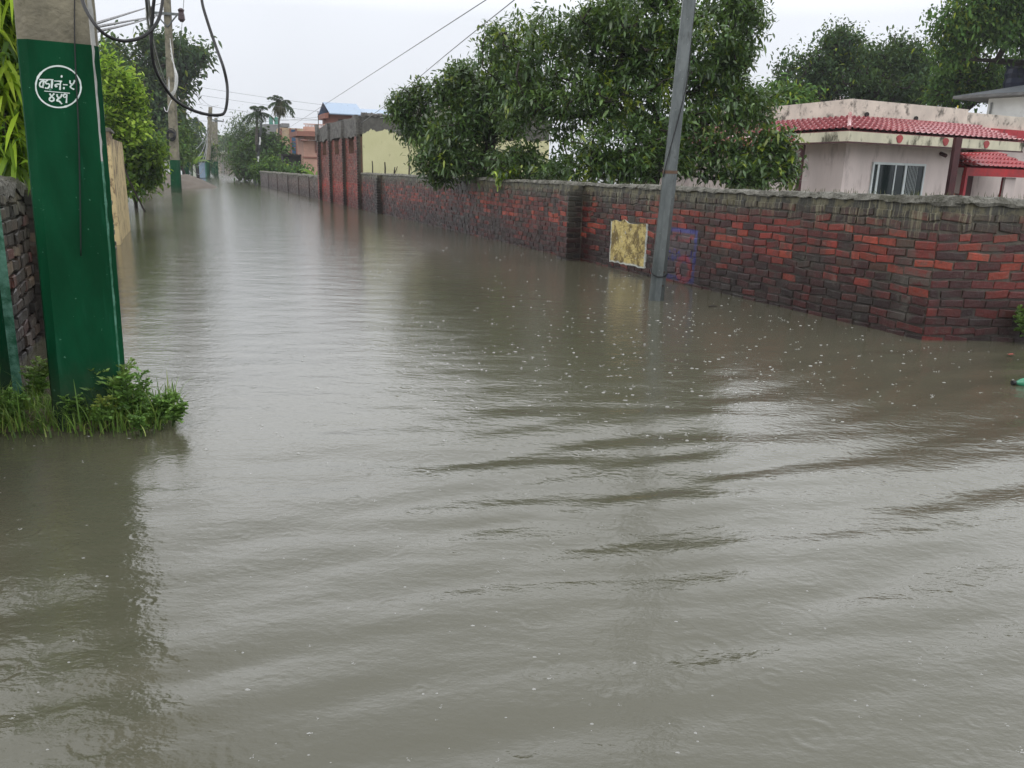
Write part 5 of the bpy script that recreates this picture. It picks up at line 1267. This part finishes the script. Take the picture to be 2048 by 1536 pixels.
s3 = thing('grey_building', gbase(550, 340, 84), 'plain grey cement building with green tanks on its flat roof', 'building')
pxpart('wall', M_grey, s3, 532, 578, 249, 345, 84, 3.5, GZ); pxpart('parapet', M_grey, s3, 564, 579, 246.5, 254, 83.6, 2)
for x0, lb_ in ((538.5, 'left one of two green water tanks on the grey roof'), (549, 'right one of two green water tanks on the grey roof')):
    p_ = D(x0+3.8, 248.5, 86); rr_ = 3.9*86/FPX; b = MB(); b.tube([p_+np.array([0, 0, .12*k*1.0]) for k in range(6)]+[p_+np.array([0, 0, .72])], [rr_, rr_, rr_*.94, rr_, rr_*.94, rr_*.95, rr_*.4], 14); tag(b.build('water_tank', M_tank, origin=p_), lb_, 'water tank', 'green roof tanks')
front(566, 320, 61)
s4 = thing('dark_shed', gbase(585, 345, 61), 'black sheet metal shed behind the grey boundary wall', 'shed')
pxpart('wall', surf('black sheet', (.018, .018, .02), .6, .4, 3, stretch=(10, 1, 1)), s4, 566, 606, 312, 345, 61, 2, GZ); pxpart('roof', M_dark, s4, 564, 608, 308.5, 311.8, 60.7, 2.6)
# house seen through the mango branches
front(890, 300, 34)
s5 = thing('cream_house', gbase(990, 300, 34), 'cream and orange house glimpsed through the mango branches', 'house')
pxpart('wall', M_beige, s5, 890, 1080, 232, 345, 34, 4, GZ); pxpart('roof_slab', M_parapet, s5, 884, 1086, 214, 231.5, 33.4, 7)
wn = pxpart('window', M_bglass, s5, 1030, 1050, 258, 315, 33.95, .2); pxpart('door', M_tank, s5, 956, 976, 262, 285, 33.93, .2); pxpart('pale_wall_panel', M_grey, s5, 985, 1012, 260, 310, 33.92, .2)
for x0 in (1022, 1050.5): pxpart('orange_band', M_salmon, s5, x0, x0+7, 250, 330, 33.9, .3)
# far end of the street
front(433, 320, 165)
s6 = thing('flat_roofed_house', gbase(450, 330, 165), 'pale flat roofed house closing the far end of the street', 'house')
pxpart('wall', surf('dull beige render', (.26, .23, .18), .8), s6, 433, 470, 307.5, 340, 165, 5, GZ); pxpart('roof_slab', M_parapet, s6, 430, 474, 304.5, 307.3, 163.5, 7); pxpart('roof_tank', M_wh, s6, 445, 449, 301, 304.4, 167, .5)
M_fb1 = surf('weathered board', (.11, .08, .07), .8); M_fb2 = surf('grey board', (.14, .13, .12), .8); M_fb3 = surf('pale board', (.20, .17, .13), .8)
fn = thing('board_fence', gbase(480, 345, 110), 'far weathered board fence along the right bank at the street end', 'fence')
fa, fz = G(442, 345.5), G(512, 354)
n_ = 34
for k in range(n_):
    f = (k+.5)/n_; p_ = fa+(fz-fa)*f; wd = np.linalg.norm((fz-fa)[:2])/n_*.9; hh = 1.9+rng.uniform(-.15, .15)
    b = MB(); d_ = unit((fz-fa)*np.array([1, 1, 0])); b.box(p_+np.array([0, 0, hh/2+GZ/2]), (wd, .06, hh-GZ), np.array([d_, [-d_[1], d_[0], 0], [0, 0, 1]]))
    b.build('board', (M_fb1, M_fb2, M_fb3)[rng.integers(3)], fn)
# left bank
front(322, 340, 49)
wl_ = thing('white_wall', gbase(335, 352, 46), 'pale plaster garden wall behind the sand heap', 'wall')
pxpart('wall_panel', M_wh, wl_, 322, 347, 322, 360, 49, .25, GZ); pxpart('wall_cap', M_parapet, wl_, 321, 348, 320.4, 321.9, 48.9, .45)
front(388, 340, 80)
kk_ = thing('kiosk', gbase(405, 355, 80), 'dark kiosk with a pale blue metal front on the left bank', 'kiosk')
pxpart('body', M_dark, kk_, 388, 398.5, 322, 356, 80, 3, GZ); pxpart('front_sheet', M_blue, kk_, 398.7, 410, 325, 353, 79.5, 3, .05); pxpart('roof', M_grey, kk_, 383, 411, 319, 322, 79.2, 4); pxpart('shutter', M_tank, kk_, 410.2, 413, 326, 355, 79.6, 2.5, .05)
# sand heap
sh = MB(); nx_, ny_ = 70, 30
cl_, cr_ = G(302, 377), G(418, 376); cm = D(345, 372, 46.5)
uu, vv = np.meshgrid(np.linspace(-1.05, 1.05, nx_), np.linspace(-1, 1, ny_), indexing='ij')
hx = 2.05; xs = cm[0]+uu*2.2+.15; ys = cm[1]+vv*3.2
r_ = np.clip(1-np.sqrt(np.where(uu < 0, (uu*.85)**2, (uu*.98)**2)+vv**2), 0, 1)
hz = -.1+1.05*r_**.8*(1+.25*(vnoise(uu*4+9, vv*4, 3)-.5))*(1-.18*np.exp(-((uu+.05)/.3)**2))+.08*(vnoise(uu*9, vv*9, 8)-.5)*(r_ > 0)
V = np.stack([xs, ys, hz], -1).reshape(-1, 3); i, j = np.meshgrid(np.arange(nx_-1), np.arange(ny_-1), indexing='ij'); i = i.ravel(); j = j.ravel()
sh.add(V, [np.stack([i*ny_+j, (i+1)*ny_+j, (i+1)*ny_+j+1, i*ny_+j+1], 1)])
tag(sh.build('sand_heap', surf('wet sand', (.125, .105, .085), .85, .2, 3, (.12, .1, .08), .3, 2, .03, 12), origin=(cm[0], cm[1], 0), smooth=True), 'heap of wet brown sand at the water edge around the coil pole', 'sand heap')

# ------------------------------------------------------------------ near grass bank, weeds, litter
bank = MB(); nx_, ny_ = 60, 26
B0, B1 = G(-120, 850), G(345, 835)
uu, vv = np.meshgrid(np.linspace(-1.1, 1.1, nx_), np.linspace(-1, 1, ny_), indexing='ij')
cb_ = (B0+B1)/2; dx_ = unit((B1-B0)[None])[0]; dy_ = np.array([-dx_[1], dx_[0], 0]); hl = np.linalg.norm(B1-B0)/2
rr_ = np.clip(1-np.sqrt((uu/1.02)**4+vv**2), -1, 1)
hz = -.06+.12*np.clip(rr_+.25, 0, 1)+.03*(vnoise(uu*7+3, vv*4+8, 2)-.5)
V = cb_+dx_*(uu*hl)[..., None]+dy_*(vv*.20)[..., None]; V[..., 2] = hz; V = V.reshape(-1, 3)
i, j = np.meshgrid(np.arange(nx_-1), np.arange(ny_-1), indexing='ij'); i = i.ravel(); j = j.ravel()
bank.add(V, [np.stack([i*ny_+j, (i+1)*ny_+j, (i+1)*ny_+j+1, i*ny_+j+1], 1)])
tag(bank.build('mud_bank', M_mud, smooth=True), kind='structure')
M_grass = leafmat('grass blade', .5, .35, .35)
gr = MB(); n_ = 3400
f = rng.random(n_); side = rng.normal(0, .11, n_)
P = B0+(B1-B0)*f[:, None]+dy_*side[:, None]; P[:, 2] = rng.uniform(-.02, .03, n_)
clump = vnoise(f*14, f*0+.5, 12)
L = rng.uniform(.07, .18, n_)*(.55+.8*clump)*(1+.5*(rng.random(n_) < .1)); az = rng.random(n_)*2*pi; lean = rng.uniform(.15, 1.2, n_)
s = np.linspace(0, 1, 6); W = rng.uniform(.002, .0045, n_)
hd = np.stack([np.cos(az), np.sin(az), 0*az], 1)-dy_*.35; sdv_ = unit(np.cross(hd, [0, 0, 1.]))
cols = np.array([(.15, .27, .05), (.20, .33, .06), (.11, .20, .04), (.30, .37, .10), (.08, .16, .035)])[rng.integers(5, size=n_)]*rng.uniform(.7, 1.3, (n_, 1))
pts = []
for t_ in s: pts.append(P+hd*(L*lean*.8*t_**1.8)[:, None]+np.array([0, 0, 1.])*(L*(t_-.28*lean*t_**2.5))[:, None])
Vs = []
for k, t_ in enumerate(s): w_ = (W*(1-t_)**.6+.0003)[:, None]; Vs += [pts[k]-sdv_*w_, pts[k]+sdv_*w_]
V = np.stack(Vs, 1).reshape(-1, 3); kk = np.arange(n_)[:, None]*12
gr.add(V, [kk+np.array([[2*q, 2*q+1, 2*q+3, 2*q+2]]) for q in range(5)], np.repeat(cols, 12, 0))
tag(gr.build('grass', M_grass), 'rank wet grass around the foot of the near green pole', 'grass', kind='stuff')

def weed(base, hgt, nst, label, cat='weed', group='leafy weeds around the near green pole', pal=((.15, .28, .06), (.20, .35, .08), (.10, .20, .05)), lw=.012, spread=.5, lean=(0, 0), name='leafy_weed', tipcol=None):
    base = np.asarray(base, float); root = thing(name, base, label, cat, group); sb_ = MB(); lb = MB()
    for k in range(nst):
        a = rng.random()*2*pi; tip = base+np.array([math.cos(a)*spread*hgt*rng.uniform(.3, 1)+lean[0]*hgt, math.sin(a)*spread*hgt*rng.uniform(.2, .7)+lean[1]*hgt, hgt*rng.uniform(.65, 1.0)])
        m_ = (base+tip)/2+np.array([0, 0, .08*hgt])+rng.normal(0, .02*hgt, 3); Pm = smooth_pts([base, m_, tip], 8); sb_.tube(Pm, np.linspace(.0045, .0018, len(Pm)), 5, (.06, .11, .03))
        for q in range(3, len(Pm)):
            for sg in range(2):
                aa = rng.random()*2*pi; dirv = unit(np.array([math.cos(aa), math.sin(aa), rng.uniform(.2, 1.5)])[None])[0]; Lr = hgt*.26*rng.uniform(.6, 1.2)*(1.25-q/len(Pm)*.6)
                s_ = np.linspace(0, 1, 6)[:, None]; Rr = Pm[q]+dirv*Lr*s_-np.array([0, 0, .25*Lr])*s_**2
                c = np.array(pal[rng.integers(len(pal))])*rng.uniform(.7, 1.3)
                if tipcol is not None and q > len(Pm)*.7: c = np.array(tipcol)*rng.uniform(.8, 1.2)
                sd_ = unit(np.cross(dirv, [0, 0, 1.0])[None])[0]; m2 = 10
                pos = np.vstack([Rr[1:], Rr[1:]]); dd = np.vstack([np.repeat((sd_*.8+dirv*.8)[None], 5, 0), np.repeat((-sd_*.8+dirv*.8)[None], 5, 0)])+rng.normal(0, .12, (10, 3))
                leaves(lb, pos, dd+np.array([0, 0, .25]), Lr*.48*rng.uniform(.7, 1.2, 10), .72*lw*rng.uniform(.7, 1.3, 10), .2, np.repeat(c[None], 10, 0)*rng.uniform(.75, 1.25, (10, 1)), 1.1)
                leaves(lb, Rr[-1:], dirv[None]-np.array([[0, 0, .3]]), np.array([Lr*.35]), lw, .2, c[None])
    sb_.build('stem', M_grass, root); lb.build('foliage', M_grass, root)
for (px, py, h_, ns, lab, ln_, tcol) in ((222, 840, .33, 4, 'tallest weed with feathery pale tips in front of the green pole edge', (.02, 0), (.16, .26, .06)), (268, 845, .24, 6, 'bushy weed right against the right edge of the near green pole', (.12, 0), None),
        (310, 850, .17, 6, 'spreading weed at the right end of the grass bank', (.35, 0), None), (345, 852, .14, 5, 'outermost low weed leaning over the open water', (.45, 0), None), (205, 858, .16, 4, 'low weed with yellowish leaves before the middle of the green pole', (0, 0), (.20, .25, .05)),
        (155, 852, .17, 3, 'thin dark weed left of centre at the pole foot', (-.1, 0), None), (75, 815, .24, 4, 'pale wispy weed between the two green poles', (.0, 0), (.17, .25, .07)), (20, 850, .17, 5, 'leafy weed before the green stub pole', (0, 0), None), (285, 868, .12, 5, 'lowest weed at the front of the bank by the scrap of foil', (.1, -.2), None)):
    weed(G(px, py, .01), h_, ns, lab, lean=ln_, tipcol=tcol)
weed(G(2062, 690, .0), .30, 4, 'small weed sprouting at the foot of the brick wall at the right edge', group=None, lean=(-.3, 0), pal=((.12, .2, .05), (.07, .13, .03)), lw=.02)
# sprouts on the wall top
sp = MB(); n_ = 420; f = rng.random(n_)**1.3*9
P = np.concatenate([WC+DS*f[:, None]-NR*rng.uniform(0, .15, n_)[:, None], np.full((n_, 1), WT+.03)], 1)
f2 = rng.random(160)*3.0; P2 = np.concatenate([WC+RD*f2[:, None]-RN*rng.uniform(0, .15, 160)[:, None], np.full((160, 1), WT+.03)], 1)
P = np.vstack([P, P2]); n_ = len(P)
leaves(sp, P, unit(rng.normal(0, .25, (n_, 3))+np.array([0, 0, 1])), rng.uniform(.03, .075, n_), .004, .1, np.array([.09, .085, .055])*rng.uniform(.5, 1.5, (n_, 1)))
tag(sp.build('wall_sprouts', M_grass), 'thin dry moss sprouts along the mortar top of the brick wall', 'moss', kind='stuff')

# floating litter
bt = G(2040, 769, .01); br = thing('plastic_bottle', bt, 'green plastic bottle floating at the right edge', 'bottle')
t = NT('green plastic'); t.set((.03, .20, .11), .2, 0, .6); M_gpl = t.m
ax_ = unit(np.array([[1, .12, 0]]))[0]
b = MB(); b.tube([bt+ax_*q+np.array([0, 0, .012]) for q in (-.035, -.02, 0, .03, .1, .18, .2)], [.012, .014, .026, .033, .034, .033, .02], 12); b.build('body', M_gpl, br, smooth=True)
b = MB(); b.tube([bt+ax_*q+np.array([0, 0, .012]) for q in (-.058, -.036)], .015, 10); b.build('cap', M_cable, br)
b = MB(); b.tube([bt+ax_*q+np.array([0, 0, .012]) for q in (.04, .09)], .0352, 12); b.build('wrapper', surf('pale wrapper', (.45, .6, .5), .4), br)
def scrap(px, py, w_, mat, label, name='litter_scrap'):
    p = G(px, py, .012); n_ = 7; u, v = np.meshgrid(np.linspace(-1, 1, n_), np.linspace(-1, 1, n_), indexing='ij')
    z = .35*w_*(vnoise(u*2+px, v*2+py, 4)); V = np.stack([p[0]+u*w_+.2*w_*(vnoise(v*3, u*3, 2)-.5), p[1]+v*w_*.6, p[2]+z], -1).reshape(-1, 3)
    i, j = np.meshgrid(np.arange(n_-1), np.arange(n_-1), indexing='ij'); i = i.ravel(); j = j.ravel()
    q = np.stack([i*n_+j, (i+1)*n_+j, (i+1)*n_+j+1, i*n_+j+1], 1); b = MB(); b.add(np.vstack([V, V-np.array([0, 0, .004])]), [q, (q+n_*n_)[:, ::-1]])
    tag(b.build(name, mat, origin=p), label, 'litter')
scrap(2021, 709, .022, surf('red wrapper', (.45, .12, .10), .4), 'small red and white wrapper floating near the wall at the right edge')
scrap(12, 812, .030, surf('blue wrapper', (.02, .05, .30), .4), 'blue scrap of plastic in the grass at the left edge')
scrap(268, 842, .016, surf('white wrapper', (.75, .76, .74), .3), 'white scrap of foil caught in the weeds by the green pole')
tw = G(1426, 613, .006); b = MB(); b.tube([tw+np.array([-.045, 0, 0]), tw+np.array([0, .004, .006]), tw+np.array([.05, .006, .002])], [.007, .008, .003], 6)
tag(b.build('floating_twig', M_bark, origin=tw), 'short dark twig floating between the steel pole and the brick wall', 'twig')

# ------------------------------------------------------------------ rain haze
HZ = HAZE
if HZ > 0:
    hb_ = MB(); hb_.box((0, 115, 9.2), (420, 262, 21)); t = NT('rain haze'); vol = t.n('ShaderNodeVolumePrincipled')
    vol.inputs['Color'].default_value = (.9, .93, .97, 1); vol.inputs['Density'].default_value = HZ
    t.t.links.remove(t.t.nodes['Material Output'].inputs['Surface'].links[0]); t.l(vol.outputs[0], t.t.nodes['Material Output'].inputs['Volume'])
    tag(hb_.build('haze', t.m), kind='stuff')
